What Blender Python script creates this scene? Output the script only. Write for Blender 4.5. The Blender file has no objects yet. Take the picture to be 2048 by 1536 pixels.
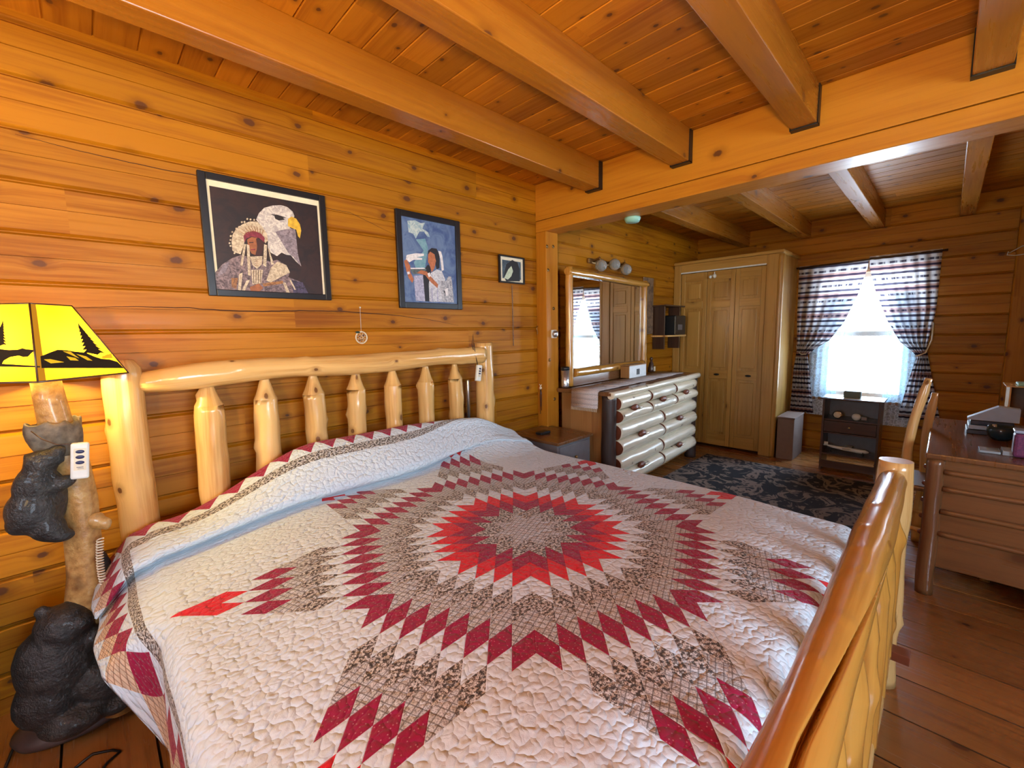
import bpy, bmesh, math, random
from math import pi, sin, cos, sqrt, radians as R
from mathutils import Vector, Matrix, noise

random.seed(7)
SC = bpy.context.scene
COL = SC.collection

# ------------------------------------------------------------------ camera
F_PX, YAW, PITCH, ROLL, CAM_Z = 856.0, 0.79305, -0.11825, -0.01952, 1.36
CAM = Vector((0, 0, CAM_Z))
fw = Vector((cos(YAW) * cos(PITCH), sin(YAW) * cos(PITCH), sin(PITCH)))
rt0 = fw.cross(Vector((0, 0, 1))).normalized()
up0 = rt0.cross(fw)
rt = cos(ROLL) * rt0 + sin(ROLL) * up0
up = -sin(ROLL) * rt0 + cos(ROLL) * up0
cam_data = bpy.data.cameras.new('camera')
cam_data.sensor_width = 36.0
cam_data.lens = F_PX / 2048 * 36.0
cam_data.clip_start = 0.02
cam = bpy.data.objects.new('camera', cam_data)
COL.objects.link(cam)
M = Matrix((rt, up, -fw)).transposed().to_4x4()
M.translation = CAM
cam.matrix_world = M
SC.camera = cam

# ------------------------------------------------------------------ view, world, lights
SC.view_settings.view_transform = 'Standard'
SC.view_settings.look = 'None'
SC.view_settings.gamma = 1
SC.view_settings.use_curve_mapping = False
SC.view_settings.exposure = 0.06
SC.cycles.use_denoising = True
SC.cycles.max_bounces = 4
SC.cycles.diffuse_bounces = 3
SC.cycles.glossy_bounces = 3
SC.cycles.transmission_bounces = 4
SC.cycles.transparent_max_bounces = 8
SC.cycles.use_adaptive_sampling = True
SC.cycles.adaptive_threshold = 0.1
SC.cycles.adaptive_min_samples = 16
SC.cycles.caustics_reflective = False
SC.cycles.caustics_refractive = False
SC.cycles.sample_clamp_indirect = 6.0

world = bpy.data.worlds.new('world')
SC.world = world
world.use_nodes = True
wn, wl = world.node_tree.nodes, world.node_tree.links
bg = wn['Background']
tc = wn.new('ShaderNodeTexCoord'); sx = wn.new('ShaderNodeSeparateXYZ'); cr = wn.new('ShaderNodeValToRGB')
wl.new(tc.outputs['Generated'], sx.inputs[0]); wl.new(sx.outputs['Z'], cr.inputs[0]); wl.new(cr.outputs[0], bg.inputs[0])
cr.color_ramp.elements[0].position = 0.0; cr.color_ramp.elements[0].color = (0.70, 0.85, 1.0, 1)
cr.color_ramp.elements[1].position = 0.6; cr.color_ramp.elements[1].color = (0.50, 0.72, 1.0, 1)
bg.inputs[1].default_value = 32.0


def light(name, kind, loc, energy, color, size=0.1, size_y=None, target=None, portal=False, spread=None):
    d = bpy.data.lights.new(name, kind)
    d.energy = energy; d.color = color
    if kind == 'AREA':
        d.shape = 'RECTANGLE'; d.size = size; d.size_y = size_y or size
        if spread: d.spread = spread
        if portal: d.cycles.is_portal = True
    else:
        d.shadow_soft_size = size
    o = bpy.data.objects.new(name, d); COL.objects.link(o)
    o.location = loc
    if target is not None:
        o.rotation_euler = (Vector(target) - Vector(loc)).to_track_quat('-Z', 'Y').to_euler()
    return o


XF, YW, ZC, XB, YR, YR2, XJ = 5.72, 2.342, 2.50, -1.45, -2.4, -0.62, 2.78
# portals at the windows: far window, window over the desk, window behind the camera, unseen window added for daylight on the quilt
light('far_window_portal', 'AREA', (XF + 0.16, 0.62, 1.27), 1, (1, 1, 1), 0.9, 1.5, (0, 0.62, 1.27), True)
light('desk_window_portal', 'AREA', (3.75, YR2 - 0.16, 1.5), 1, (1, 1, 1), 0.9, 0.9, (3.75, 3, 1.5), True)
light('rear_window_portal', 'AREA', (XB - 0.16, 0.6, 1.45), 1, (1, 1, 1), 1.1, 1.2, (3, 0.6, 1.45), True)
light('added_window_portal', 'AREA', (.3, YR - .16, 1.45), 1, (1, 1, 1), 1.7, 1.3, (.3, 3, 1.45), True)
# added warm fill lights behind the camera, without any lamp fixture
light('warm_fill_light', 'POINT', (-0.95, 0.45, 1.60), 20, (1.0, 0.64, 0.22), 0.12)
ceiling_fill = light('warm_ceiling_fill', 'SPOT', (-0.70, -0.10, 1.45), 270, (1.0, 0.65, 0.19), 0.10, target=(-0.35, 0.35, 2.5))  # added uplight to brighten ceiling and upper walls, no lamp stands here
ceiling_fill.data.spot_size = R(165); ceiling_fill.data.spot_blend = 0.7
light('bedside_bulb', 'POINT', (-0.11, 2.055, 1.33), 70, (1.0, 0.74, 0.26), 0.03)


# ------------------------------------------------------------------ pixel helpers (locate a point of the photograph on a plane)
def ray(px, py):
    return rt * ((px - 1024) / F_PX) + up * (-(py - 768) / F_PX) + fw


def at(px, py, axis, val):
    d = ray(px, py); i = 'xyz'.index(axis)
    return CAM + d * ((val - CAM[i]) / d[i])


def hit(px, py, p0, n):
    d = ray(px, py)
    return CAM + d * ((Vector(p0) - CAM).dot(n) / d.dot(n))


# ------------------------------------------------------------------ node helper
class G:
    def __init__(s, name):
        s.m = bpy.data.materials.new(name); s.m.use_nodes = True
        s.nt = s.m.node_tree; s.n = s.nt.nodes; s.l = s.nt.links
        s.b = s.n['Principled BSDF']; s.out = s.n['Material Output']

    def put(s, sock, v):
        if isinstance(v, bpy.types.NodeSocket): s.l.new(v, sock)
        elif v is not None: sock.default_value = v

    def mt(s, op, a, b=None, c=None, clamp=False):
        n = s.n.new('ShaderNodeMath'); n.operation = op; n.use_clamp = clamp
        s.put(n.inputs[0], a); s.put(n.inputs[1], b)
        if c is not None: s.put(n.inputs[2], c)
        return n.outputs[0]

    def uv(s):
        n = s.n.new('ShaderNodeUVMap'); n.uv_map = 'UVMap'
        q = s.n.new('ShaderNodeSeparateXYZ'); s.l.new(n.outputs[0], q.inputs[0])
        return q.outputs[0], q.outputs[1]

    def obj(s):
        n = s.n.new('ShaderNodeTexCoord'); return n.outputs['Object']

    def rnd(s):
        n = s.n.new('ShaderNodeObjectInfo'); return n.outputs['Random']

    def xyz(s, x, y, z=0.0):
        n = s.n.new('ShaderNodeCombineXYZ'); s.put(n.inputs[0], x); s.put(n.inputs[1], y); s.put(n.inputs[2], z)
        return n.outputs[0]

    def noise(s, vec, scale=1.0, detail=3, rough=.55, dist=0.0):
        n = s.n.new('ShaderNodeTexNoise'); s.put(n.inputs['Vector'], vec)
        n.inputs['Scale'].default_value = scale; n.inputs['Detail'].default_value = detail
        n.inputs['Roughness'].default_value = rough; n.inputs['Distortion'].default_value = dist
        return n.outputs[0], n.outputs[1]

    def vor(s, vec, scale=1.0, feature='F1', rnd=1.0, dim='2D'):
        n = s.n.new('ShaderNodeTexVoronoi'); n.voronoi_dimensions = dim; n.feature = feature
        s.put(n.inputs['Vector'], vec); n.inputs['Scale'].default_value = scale; n.inputs['Randomness'].default_value = rnd
        return n.outputs[0], (n.outputs[1] if feature != 'DISTANCE_TO_EDGE' else None)

    def white(s, vec):
        n = s.n.new('ShaderNodeTexWhiteNoise'); n.noise_dimensions = '3D'; s.put(n.inputs['Vector'], vec)
        return n.outputs[0]

    def mr(s, v, a, b, c=0.0, d=1.0, smooth=True):
        n = s.n.new('ShaderNodeMapRange'); n.interpolation_type = 'SMOOTHSTEP' if smooth else 'LINEAR'
        s.put(n.inputs[0], v)
        for i, q in enumerate((a, b, c, d)): s.put(n.inputs[1 + i], q)
        return n.outputs[0]

    def mix(s, f, a, b, mode='MIX'):
        n = s.n.new('ShaderNodeMix'); n.data_type = 'RGBA'; n.blend_type = mode
        s.put(n.inputs[0], f)
        for sock, v in ((n.inputs[6], a), (n.inputs[7], b)):
            s.put(sock, (*v, 1) if isinstance(v, tuple) and len(v) == 3 else v)
        return n.outputs[2]

    def ramp(s, f, stops, const=False):
        n = s.n.new('ShaderNodeValToRGB'); s.put(n.inputs[0], f); e = n.color_ramp.elements
        n.color_ramp.interpolation = 'CONSTANT' if const else 'LINEAR'
        while len(e) < len(stops): e.new(1.0)
        for q, (p, c) in zip(e, stops): q.position = p; q.color = (*c, 1)
        return n.outputs[0]

    def bump(s, h, strength=.3, dist=.01, normal=None):
        n = s.n.new('ShaderNodeBump'); n.inputs['Strength'].default_value = strength; n.inputs['Distance'].default_value = dist
        s.put(n.inputs['Height'], h)
        if normal is not None: s.put(n.inputs['Normal'], normal)
        return n.outputs[0]

    def fin(s, color=None, rough=None, normal=None, **kw):
        s.put(s.b.inputs['Base Color'], (*color, 1) if isinstance(color, tuple) and len(color) == 3 else color)
        if rough is not None: s.put(s.b.inputs['Roughness'], rough)
        if normal is not None: s.l.new(normal, s.b.inputs['Normal'])
        for k, v in kw.items(): s.put(s.b.inputs[k.replace('_', ' ')], v)
        return s.m


def plain(name, color, rough=.5, metal=0.0, var=.06, scale=30, **kw):
    g = G(name)
    nf, _ = g.noise(g.obj(), scale, 3)
    k = g.mr(nf, .3, .7, 1 - var, 1 + var, False)
    c = g.mix(1.0, color, g.xyz(k, k, k), 'MULTIPLY')
    return g.fin(c, rough, g.bump(nf, .08, .002), Metallic=metal, **kw)


def wood(name, light_c, dark_c, knot_c=(.09, .03, .012), rough=.34, board=0.0, knots=.55, coat=.25, cell=3.2, streak=1.0, bumpy=.15, joint=0.0, vary=.22, gap=0.0, spec=.5):
    g = G(name); u, v = g.uv(); r = g.rnd()
    r10 = g.mt('MULTIPLY', r, 31.0)
    if board:
        bid = g.mt('FLOOR', g.mt('DIVIDE', u, board))
        if joint:
            seg = g.mt('FLOOR', g.mt('ADD', g.mt('DIVIDE', v, joint), g.white(g.xyz(bid, 3.3, 1.0))))
        else:
            seg = 0.0
        bw = g.white(g.xyz(bid, seg, 0.5))
    else:
        bw = r
    vo = g.mt('ADD', v, g.mt('MULTIPLY', bw, 17.0))
    uo = g.mt('ADD', u, g.mt('MULTIPLY', r10, .37))
    kd, kc = g.vor(g.xyz(g.mt('MULTIPLY', uo, 1.15), g.mt('MULTIPLY', vo, .8), 0.0), cell, 'F1', .9)
    ks = g.n.new('ShaderNodeSeparateColor'); g.l.new(kc, ks.inputs[0])
    keep = g.mt('GREATER_THAN', ks.outputs[0], 1 - knots)
    wob, _ = g.noise(g.xyz(uo, vo), 40, 2)
    kdd = g.mt('ADD', kd, g.mt('MULTIPLY', g.mt('SUBTRACT', wob, .5), .05))
    rad = g.mr(ks.outputs[1], 0, 1, .022, .070, False)
    kn = g.mt('MULTIPLY', g.mr(kdd, g.mt('MULTIPLY', rad, .7), g.mt('MULTIPLY', rad, 1.25), 1, 0), keep)
    halo = g.mt('MULTIPLY', g.mr(kdd, rad, g.mt('MULTIPLY', rad, 3.2), 1, 0), keep)
    ud = g.mt('ADD', uo, g.mt('MULTIPLY', g.mr(kdd, 0, .22, .018, 0), keep))
    g1, _ = g.noise(g.xyz(g.mt('MULTIPLY', ud, 46), g.mt('MULTIPLY', vo, 1.6), r10), 1, 3, .6)
    g2, _ = g.noise(g.xyz(g.mt('MULTIPLY', ud, 170), g.mt('MULTIPLY', vo, 5), r10), 1, 2, .5)
    g3, _ = g.noise(g.xyz(g.mt('MULTIPLY', ud, 9), g.mt('MULTIPLY', vo, .9), r10), 1, 2, .5)
    f = g.mt('ADD', g.mt('MULTIPLY', g1, .55 * streak), g.mt('ADD', g.mt('MULTIPLY', g2, .2 * streak), g.mt('MULTIPLY', g3, .5)))
    f = g.mr(f, .30 + .25 * streak, .42 + .45 * streak, 0, 1)
    col = g.mix(f, light_c, dark_c)
    b = g.mr(bw, 0, 1, 1 - vary, 1 + vary * .55, False)
    col = g.mix(1.0, col, g.xyz(b, b, b), 'MULTIPLY')
    col = g.mix(g.mt('MULTIPLY', halo, .45), col, tuple(.55 * q for q in dark_c))
    col = g.mix(g.mt('MULTIPLY', kn, .9), col, knot_c)
    if gap:
        fu = g.mt('ABSOLUTE', g.mt('SUBTRACT', g.mt('FRACT', g.mt('DIVIDE', u, board)), .5))
        col = g.mix(g.mr(fu, .5 - gap * 1.5, .5 - gap, 0, .95), col, (.010, .004, .002))
    h = g.mt('SUBTRACT', g.mt('ADD', g1, g.mt('MULTIPLY', g2, .4)), g.mt('MULTIPLY', kn, .6))
    rg = g.mr(g1, .3, .8, rough * .8, rough * 1.3, False)
    return g.fin(col, rg, g.bump(h, bumpy, .0015), Coat_Weight=coat, Coat_Roughness=.18, Specular_IOR_Level=spec)


MAT = {}
MAT['wall'] = wood('log_wall_pine', (.44, .168, .006), (.26, .076, .003), rough=.50, board=.178, joint=2.3, knots=.8, vary=.2, coat=.02, spec=.22, cell=3.8, streak=1.15)
MAT['ceil'] = wood('ceiling_pine', (.50, .185, .013), (.33, .098, .006), rough=.42, board=.128, joint=2.6, knots=.85, cell=6.0, vary=.28, coat=.12, spec=.3)
MAT['beam'] = wood('beam_pine', (.38, .140, .013), (.27, .082, .007), rough=.30, knots=.6, vary=.08, streak=.9, spec=.4)
MAT['girder'] = wood('girder_pine', (.50, .195, .015), (.38, .125, .008), rough=.38, knots=.5, vary=.08, streak=1.0, coat=.12, spec=.3)
MAT['log'] = wood('peeled_log', (.74, .46, .17), (.48, .23, .06), knot_c=(.14, .055, .02), rough=.24, knots=.6, cell=5, coat=.5, vary=.14, bumpy=.35)
MAT['rail'] = wood('varnished_log', (.52, .25, .045), (.36, .14, .02), knot_c=(.18, .07, .02), rough=.2, knots=.3, cell=5, coat=.8, vary=.05, bumpy=.4)
MAT['logend'] = plain('log_end_grain', (.72, .52, .32), .3, 0, .12, 60)
MAT['floor'] = wood('floor_boards', (.34, .125, .030), (.19, .058, .013), rough=.26, board=.232, knots=.3, vary=.2, coat=.45, gap=.012)
MAT['floor2'] = MAT['floor']
MAT['closet'] = wood('closet_pine', (.47, .26, .060), (.33, .155, .028), rough=.34, board=.09, knots=.15, vary=.10)
MAT['trim'] = wood('window_trim_pine', (.30, .15, .06), (.19, .085, .03), rough=.4, knots=.3)
MAT['drawer'] = wood('pale_half_log', (.80, .72, .56), (.58, .47, .31), knot_c=(.14, .07, .03), rough=.30, knots=.35, cell=6, coat=.2, vary=.12, bumpy=.4)
MAT['dresser'] = wood('dresser_side_boards', (.40, .195, .065), (.25, .10, .03), rough=.35, board=.10, knots=.2, vary=.3)
MAT['bark'] = wood('dark_bark', (.055, .032, .026), (.02, .012, .010), rough=.45, knots=.0, bumpy=.7, coat=.1)
MAT['desk'] = wood('desk_wood', (.20, .085, .030), (.12, .045, .015), rough=.3, knots=.2, coat=.35)
MAT['darkwood'] = wood('dark_wood', (.075, .035, .022), (.03, .014, .010), rough=.35, knots=.1)
MAT['scoop'] = plain('red_brown_pull', (.17, .045, .02), .4)
MAT['black'] = plain('black_metal', (.012, .010, .010), .42, .3)
MAT['blackframe'] = plain('black_frame', (.010, .009, .011), .35)
MAT['blackplastic'] = plain('black_plastic', (.012, .013, .015), .35)
MAT['white'] = plain('white_plastic', (.72, .74, .70), .35)
MAT['cream'] = plain('cream_card', (.75, .68, .52), .7)
MAT['grey'] = plain('grey_paint', (.16, .15, .16), .4)
MAT['navy'] = plain('navy_button', (.01, .015, .08), .4)
MAT['steel'] = plain('brushed_steel', (.62, .63, .66), .25, .9)
MAT['brass'] = plain('aged_brass', (.30, .17, .06), .4, .8)
MAT['bear'] = None
MAT['bin'] = plain('dark_green_plastic', (.012, .035, .022), .45)
MAT['cardboard'] = plain('cardboard', (.20, .13, .10), .7)
MAT['teal'] = plain('pale_teal_plastic', (.30, .62, .55), .35)


# ------------------------------------------------------------------ mesh builder
class MB:
    def __init__(s):
        s.bm = bmesh.new(); s.uvl = s.bm.loops.layers.uv.new('UVMap')

    def box(s, lo, hi, grain='x', bev=0.0, mi=0):
        lo = Vector(lo); hi = Vector(hi)
        a = Vector([min(lo[i], hi[i]) for i in range(3)]); b = Vector([max(lo[i], hi[i]) for i in range(3)])
        c = (a + b) / 2; d = b - a
        t = bmesh.new()
        bmesh.ops.create_cube(t, size=1, matrix=Matrix.Translation(c) @ Matrix.Diagonal((*d, 1)))
        if bev: bmesh.ops.bevel(t, geom=list(t.edges), offset=min(bev, min(d) * .45), segments=2, profile=.5, affect='EDGES')
        s._merge(t, grain, mi); return s

    def _merge(s, t, grain, mi=0, smooth=False, mat=None):
        gi = 'xyz'.index(grain); others = [i for i in range(3) if i != gi]
        t.normal_update()
        vm = {}
        for v in t.verts: vm[v] = s.bm.verts.new(v.co)
        for f in t.faces:
            try: nf = s.bm.faces.new([vm[v] for v in f.verts])
            except ValueError: continue
            nf.material_index = mi; nf.smooth = smooth
            n = [abs(q) for q in f.normal]; k = n.index(max(n))
            for l, v in zip(nf.loops, f.verts):
                p = v.co
                if k == gi: l[s.uvl].uv = (p[others[0]] + .3, p[others[1]] * .2)
                else:
                    o = [i for i in others if i != k][0]
                    l[s.uvl].uv = (p[o] + k * .61, p[gi])
        t.free()

    def quad(s, pts, uvs=None, mi=0, smooth=False):
        vs = [s.bm.verts.new(p) for p in pts]
        f = s.bm.faces.new(vs); f.material_index = mi; f.smooth = smooth
        for i, l in enumerate(f.loops):
            l[s.uvl].uv = uvs[i] if uvs else (pts[i][0] + pts[i][1], pts[i][2])
        return s

    def poly(s, pts, n, th=.001, mi=0):
        """flat outline with a small thickness along n"""
        n = Vector(n).normalized()
        a = [s.bm.verts.new(Vector(p) + n * th) for p in pts]
        f = s.bm.faces.new(a); f.material_index = mi
        f.normal_update()
        if f.normal.dot(n) < 0: f.normal_flip()
        for l in f.loops: l[s.uvl].uv = (l.vert.co.x + l.vert.co.y, l.vert.co.z)
        b = [s.bm.verts.new(Vector(p)) for p in pts]
        m = len(pts)
        for i in range(m):
            q = s.bm.faces.new((a[i], a[(i + 1) % m], b[(i + 1) % m], b[i])); q.material_index = mi
            for l in q.loops: l[s.uvl].uv = (l.vert.co.x + l.vert.co.y, l.vert.co.z)
        return s

    def tube(s, path, rad, seg=20, cap=(True, True), rough=.0, fr=9.0, knots=(), seed=0.0, mi=0, capmi=None, flat=None, smooth=True, squash=None):
        """path: list of points; rad: float, list, or function of t"""
        P = [Vector(p) for p in path]; n = len(P)
        L = [0.0]
        for i in range(1, n): L.append(L[-1] + (P[i] - P[i - 1]).length)
        tot = L[-1] or 1
        tang = [(P[min(i + 1, n - 1)] - P[max(i - 1, 0)]).normalized() for i in range(n)]
        ref = Vector((0, 0, 1)) if abs(tang[0].z) < .9 else Vector((1, 0, 0))
        X = (ref - tang[0] * ref.dot(tang[0])).normalized()
        rings = []
        for i in range(n):
            X = (X - tang[i] * X.dot(tang[i])).normalized(); Y = tang[i].cross(X)
            t = L[i] / tot
            r = rad(t) if callable(rad) else (rad[i] if isinstance(rad, (list, tuple)) else rad)
            ring = []
            for j in range(seg):
                a = 2 * pi * j / seg
                rr = r
                if rough:
                    q = noise.noise(Vector((cos(a) * 1.3 + seed * 7.1, sin(a) * 1.3 + seed, L[i] * fr)))
                    rr *= 1 + rough * q
                for (kt, ka, kh, kw) in knots:
                    da = abs((a - ka + pi) % (2 * pi) - pi) * r; dl = (t - kt) * tot
                    rr += kh * math.exp(-(da * da + dl * dl * .6) / (kw * kw))
                o = X * (cos(a) * rr) + Y * (sin(a) * rr)
                if squash: o = Vector((o.x * squash[0], o.y * squash[1], o.z * squash[2]))
                ring.append(s.bm.verts.new(P[i] + o))
            rings.append(ring)
        rm = (sum((rad if isinstance(rad, (list, tuple)) else [rad(.5) if callable(rad) else rad])) / (len(rad) if isinstance(rad, (list, tuple)) else 1))
        for i in range(n - 1):
            for j in range(seg):
                k = (j + 1) % seg
                f = s.bm.faces.new((rings[i][j], rings[i][k], rings[i + 1][k], rings[i + 1][j])); f.smooth = smooth; f.material_index = mi
                us = (j, j + 1, j + 1, j); vs = (L[i], L[i], L[i + 1], L[i + 1])
                for l, uu, vv in zip(f.loops, us, vs): l[s.uvl].uv = (uu / seg * 2 * pi * rm, vv)
        for e, on in ((0, cap[0]), (n - 1, cap[1])):
            if on:
                vs = rings[e] if e else rings[e][::-1]
                f = s.bm.faces.new(vs); f.material_index = mi if capmi is None else capmi; f.smooth = False
                for l in f.loops: l[s.uvl].uv = (l.vert.co.x * 2 + l.vert.co.y, l.vert.co.z * 1.3 + l.vert.co.y)
        return s

    def log(s, a, b, r, r2=None, step=.03, sag=0.0, wob=.004, **kw):
        a = Vector(a); b = Vector(b); L = (b - a).length; n = max(3, int(L / step))
        r2 = r if r2 is None else r2; sd = kw.get('seed', 0.0)
        pts = []
        for i in range(n + 1):
            t = i / n; p = a.lerp(b, t)
            p = p + Vector((noise.noise(Vector((sd, t * 3, 1))), noise.noise(Vector((sd, t * 3, 5))), noise.noise(Vector((sd, t * 3, 9))))) * wob * 2
            p.z -= sag * sin(pi * t)
            pts.append(p)
        kw.setdefault('rough', .09)
        return s.tube(pts, [r + (r2 - r) * i / n for i in range(n + 1)], **kw)

    def lathe(s, prof, c=(0, 0, 0), seg=24, mi=0, axis='z', smooth=True):
        c = Vector(c); rings = []
        for (r, h) in prof:
            ring = []
            for j in range(seg):
                a = 2 * pi * j / seg; x, y = cos(a) * r, sin(a) * r
                o = Vector((x, y, h)) if axis == 'z' else (Vector((h, x, y)) if axis == 'x' else Vector((x, h, y)))
                ring.append(s.bm.verts.new(c + o))
            rings.append(ring)
        acc = 0
        for i in range(len(prof) - 1):
            d = math.dist(prof[i], prof[i + 1])
            for j in range(seg):
                k = (j + 1) % seg
                f = s.bm.faces.new((rings[i][j], rings[i][k], rings[i + 1][k], rings[i + 1][j])); f.smooth = smooth; f.material_index = mi
                for l, uu, vv in zip(f.loops, (j, j + 1, j + 1, j), (acc, acc, acc + d, acc + d)): l[s.uvl].uv = (uu / seg * .3, vv)
            acc += d
        for e in (0, len(prof) - 1):
            if prof[e][0] > 1e-5:
                f = s.bm.faces.new(rings[e] if e else rings[e][::-1]); f.material_index = mi
                for l in f.loops: l[s.uvl].uv = (l.vert.co.x, l.vert.co.y)
        return s

    def ell(s, c, r, rot=None, seg=16, mi=0, squig=0.0, seed=0.0):
        t = bmesh.new(); bmesh.ops.create_uvsphere(t, u_segments=seg, v_segments=max(6, seg // 2), radius=1)
        Mx = Matrix.Translation(Vector(c)) @ (rot.to_4x4() if rot else Matrix.Identity(4)) @ Matrix.Diagonal((*(r if isinstance(r, (tuple, list)) else (r, r, r)), 1))
        for v in t.verts:
            k = 1 + squig * noise.noise(v.co * 1.7 + Vector((seed, seed, 0)))
            v.co = Mx @ (v.co * k)
        s._merge(t, 'z', mi, smooth=True); return s


BASE = {}


def inv_world(p):
    m = Matrix.Identity(4); chain = []
    while p is not None: chain.append(BASE[p.name]); p = p.parent
    for q in chain: m = q @ m
    return m.inverted()


def link(o):
    COL.objects.link(o); BASE[o.name] = Matrix.Identity(4); return o


def obj(name, mb, mats, parent=None, local=False, sub=0, recalc=True, mods=()):
    bm = mb.bm
    if recalc: bmesh.ops.recalc_face_normals(bm, faces=list(bm.faces))
    me = bpy.data.meshes.new(name); bm.to_mesh(me); bm.free()
    for m in (mats if isinstance(mats, (list, tuple)) else [mats]):
        me.materials.append(MAT[m] if isinstance(m, str) else m)
    o = bpy.data.objects.new(name, me); link(o)
    if parent is not None:
        if not local: me.transform(inv_world(parent))
        o.parent = parent
    if sub:
        d = o.modifiers.new('subsurf', 'SUBSURF'); d.levels = sub; d.render_levels = sub
    for k, kw in mods:
        d = o.modifiers.new(k.lower(), k)
        for a, b in kw.items(): setattr(d, a, b)
    return o


def tag(o, label, cat, group=None):
    o['label'] = label; o['category'] = cat
    if group: o['group'] = group
    return o


def thing(name, label, cat, loc=(0, 0, 0), rz=0.0, group=None):
    o = bpy.data.objects.new(name, None); link(o)
    o.empty_display_size = .05
    o.location = loc; o.rotation_euler = (0, 0, rz)
    BASE[o.name] = Matrix.Translation(Vector(loc)) @ Matrix.Rotation(rz, 4, 'Z')
    return tag(o, label, cat, group)


def struct(name, mb, mats, parent=None, **kw):
    o = obj(name, mb, mats, parent, **kw)
    if parent is None: o['kind'] = 'structure'
    return o


def dup(root, loc, rz, label=None, group=None):
    r = root.copy(); COL.objects.link(r); r.location = loc; r.rotation_euler = (0, 0, rz)
    if label: r['label'] = label
    if group: r['group'] = group
    for ch in list(root.children):
        c = ch.copy(); COL.objects.link(c); c.parent = r
        for gch in list(ch.children):
            d = gch.copy(); COL.objects.link(d); d.parent = c
    return r


# ------------------------------------------------------------------ log walls
def log_wall(name, mat, p0, along, inward, length, z0, z1, seam0, pitch, holes=(), groove=.011, depth=.014, kerf=True):
    """p0: start corner at floor level; along, inward: unit vectors; holes: (a0,a1,z0,z1)"""
    mb = MB(); p0 = Vector(p0); al = Vector(along); inn = Vector(inward)
    pr = {}
    k = math.floor((z0 - seam0) / pitch) - 1
    while True:
        s = seam0 + k * pitch
        if s > z1 + pitch: break
        for z, d in ((s - groove, 0), (s - .0015, -depth), (s + .0015, -depth), (s + groove, 0)):
            if z0 < z < z1: pr[round(z, 5)] = d
        if kerf:
            m = s + pitch * .52
            for z, d in ((m - .0022, 0), (m - .0012, -.005), (m + .0012, -.005), (m + .0022, 0)):
                if z0 < z < z1: pr[round(z, 5)] = d
        k += 1
    pr[z0] = 0; pr[z1] = 0
    for h in holes:
        for z in (h[2], h[3]): pr.setdefault(round(z, 5), 0)
    zs = sorted(pr)
    cuts = sorted({0.0, length} | {h[0] for h in holes} | {h[1] for h in holes})
    for i in range(len(zs) - 1):
        za, zb = zs[i], zs[i + 1]; zm = (za + zb) / 2
        for a, b in zip(cuts, cuts[1:]):
            am = (a + b) / 2
            if any(h[0] < am < h[1] and h[2] < zm < h[3] for h in holes): continue
            def P(t, z): return p0 + al * t + inn * pr[z] + Vector((0, 0, z - p0.z))
            mb.quad([P(a, za), P(b, za), P(b, zb), P(a, zb)], [(za - seam0, a), (za - seam0, b), (zb - seam0, b), (zb - seam0, a)])
    # outer skin gives the wall its thickness
    T = .14
    def Q(t, z): return p0 + al * t - inn * T + Vector((0, 0, z - p0.z))
    zc = sorted({z0, z1} | {h[2] for h in holes} | {h[3] for h in holes})
    for za, zb in zip(zc, zc[1:]):
        for a, b in zip(cuts, cuts[1:]):
            if any(h[0] < (a + b) / 2 < h[1] and h[2] < (za + zb) / 2 < h[3] for h in holes): continue
            mb.quad([Q(a, za), Q(a, zb), Q(b, zb), Q(b, za)])
    return struct(name, mb, mat, recalc=False)


log_wall('wall_left', 'wall', (XB - .14, YW, 0), (1, 0, 0), (0, -1, 0), XF - XB + .28, -.03, ZC + .03, 2.285, .178)
log_wall('wall_far', 'wall', (XF, YR2 - .2, 0), (0, 1, 0), (-1, 0, 0), YW - YR2 + .34, -.03, ZC + .03, 2.335, .178,
         holes=[(.24 - YR2 + .2, .97 - YR2 + .2, .60, 1.93)])
log_wall('wall_right', 'wall', (XJ - .1, YR2, 0), (1, 0, 0), (0, 1, 0), XF - XJ + .24, -.03, ZC + .03, 2.335, .178,
         holes=[(3.45 - XJ + .1, 4.05 - XJ + .1, 1.25, 1.95)])
log_wall('wall_partition', 'wall', (XJ - .1, YR - .14, 0), (0, 1, 0), (-1, 0, 0), YR2 - YR + .14, -.03, ZC + .03, 2.285, .178)
log_wall('wall_front', 'wall', (XB - .14, YR, 0), (1, 0, 0), (0, 1, 0), XJ + .04 - XB + .14, -.03, ZC + .03, 2.285, .178, holes=[(-.50 - XB + .14, 1.10 - XB + .14, .85, 2.05)])
log_wall('wall_rear', 'wall', (XB, YR - .14, 0), (0, 1, 0), (1, 0, 0), YW - YR + .28, -.03, ZC + .03, 2.285, .178,
         holes=[(.34 - YR, 1.14 - YR, 1.25, 1.95)])

def ribbon(name, pxs, w, parent, y=YW - .0006):
    mb = MB(); P = [at(x_, y_, 'y', y) for x_, y_ in pxs]; fine = []
    for a, b in zip(P, P[1:]):
        for k in range(8): fine.append(a.lerp(b, k / 8))
    fine.append(P[-1]); n = len(fine) - 1
    for i, p in enumerate(fine): p.z += .003 * noise.noise(Vector((i * .35, 0, 1)))
    for i in range(n):
        a, b = fine[i], fine[i + 1]; wa = w * sin(pi * (i + .3) / (n + .6)) + .0006; wb = w * sin(pi * (i + 1.3) / (n + .6)) + .0006
        mb.quad([a - Vector((0, 0, wa)), b - Vector((0, 0, wb)), b + Vector((0, 0, wb)), a + Vector((0, 0, wa))])
    return obj(name, mb, plain('crack_shadow_brown', (.05, .014, .004), .9), parent, recalc=False)


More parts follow.
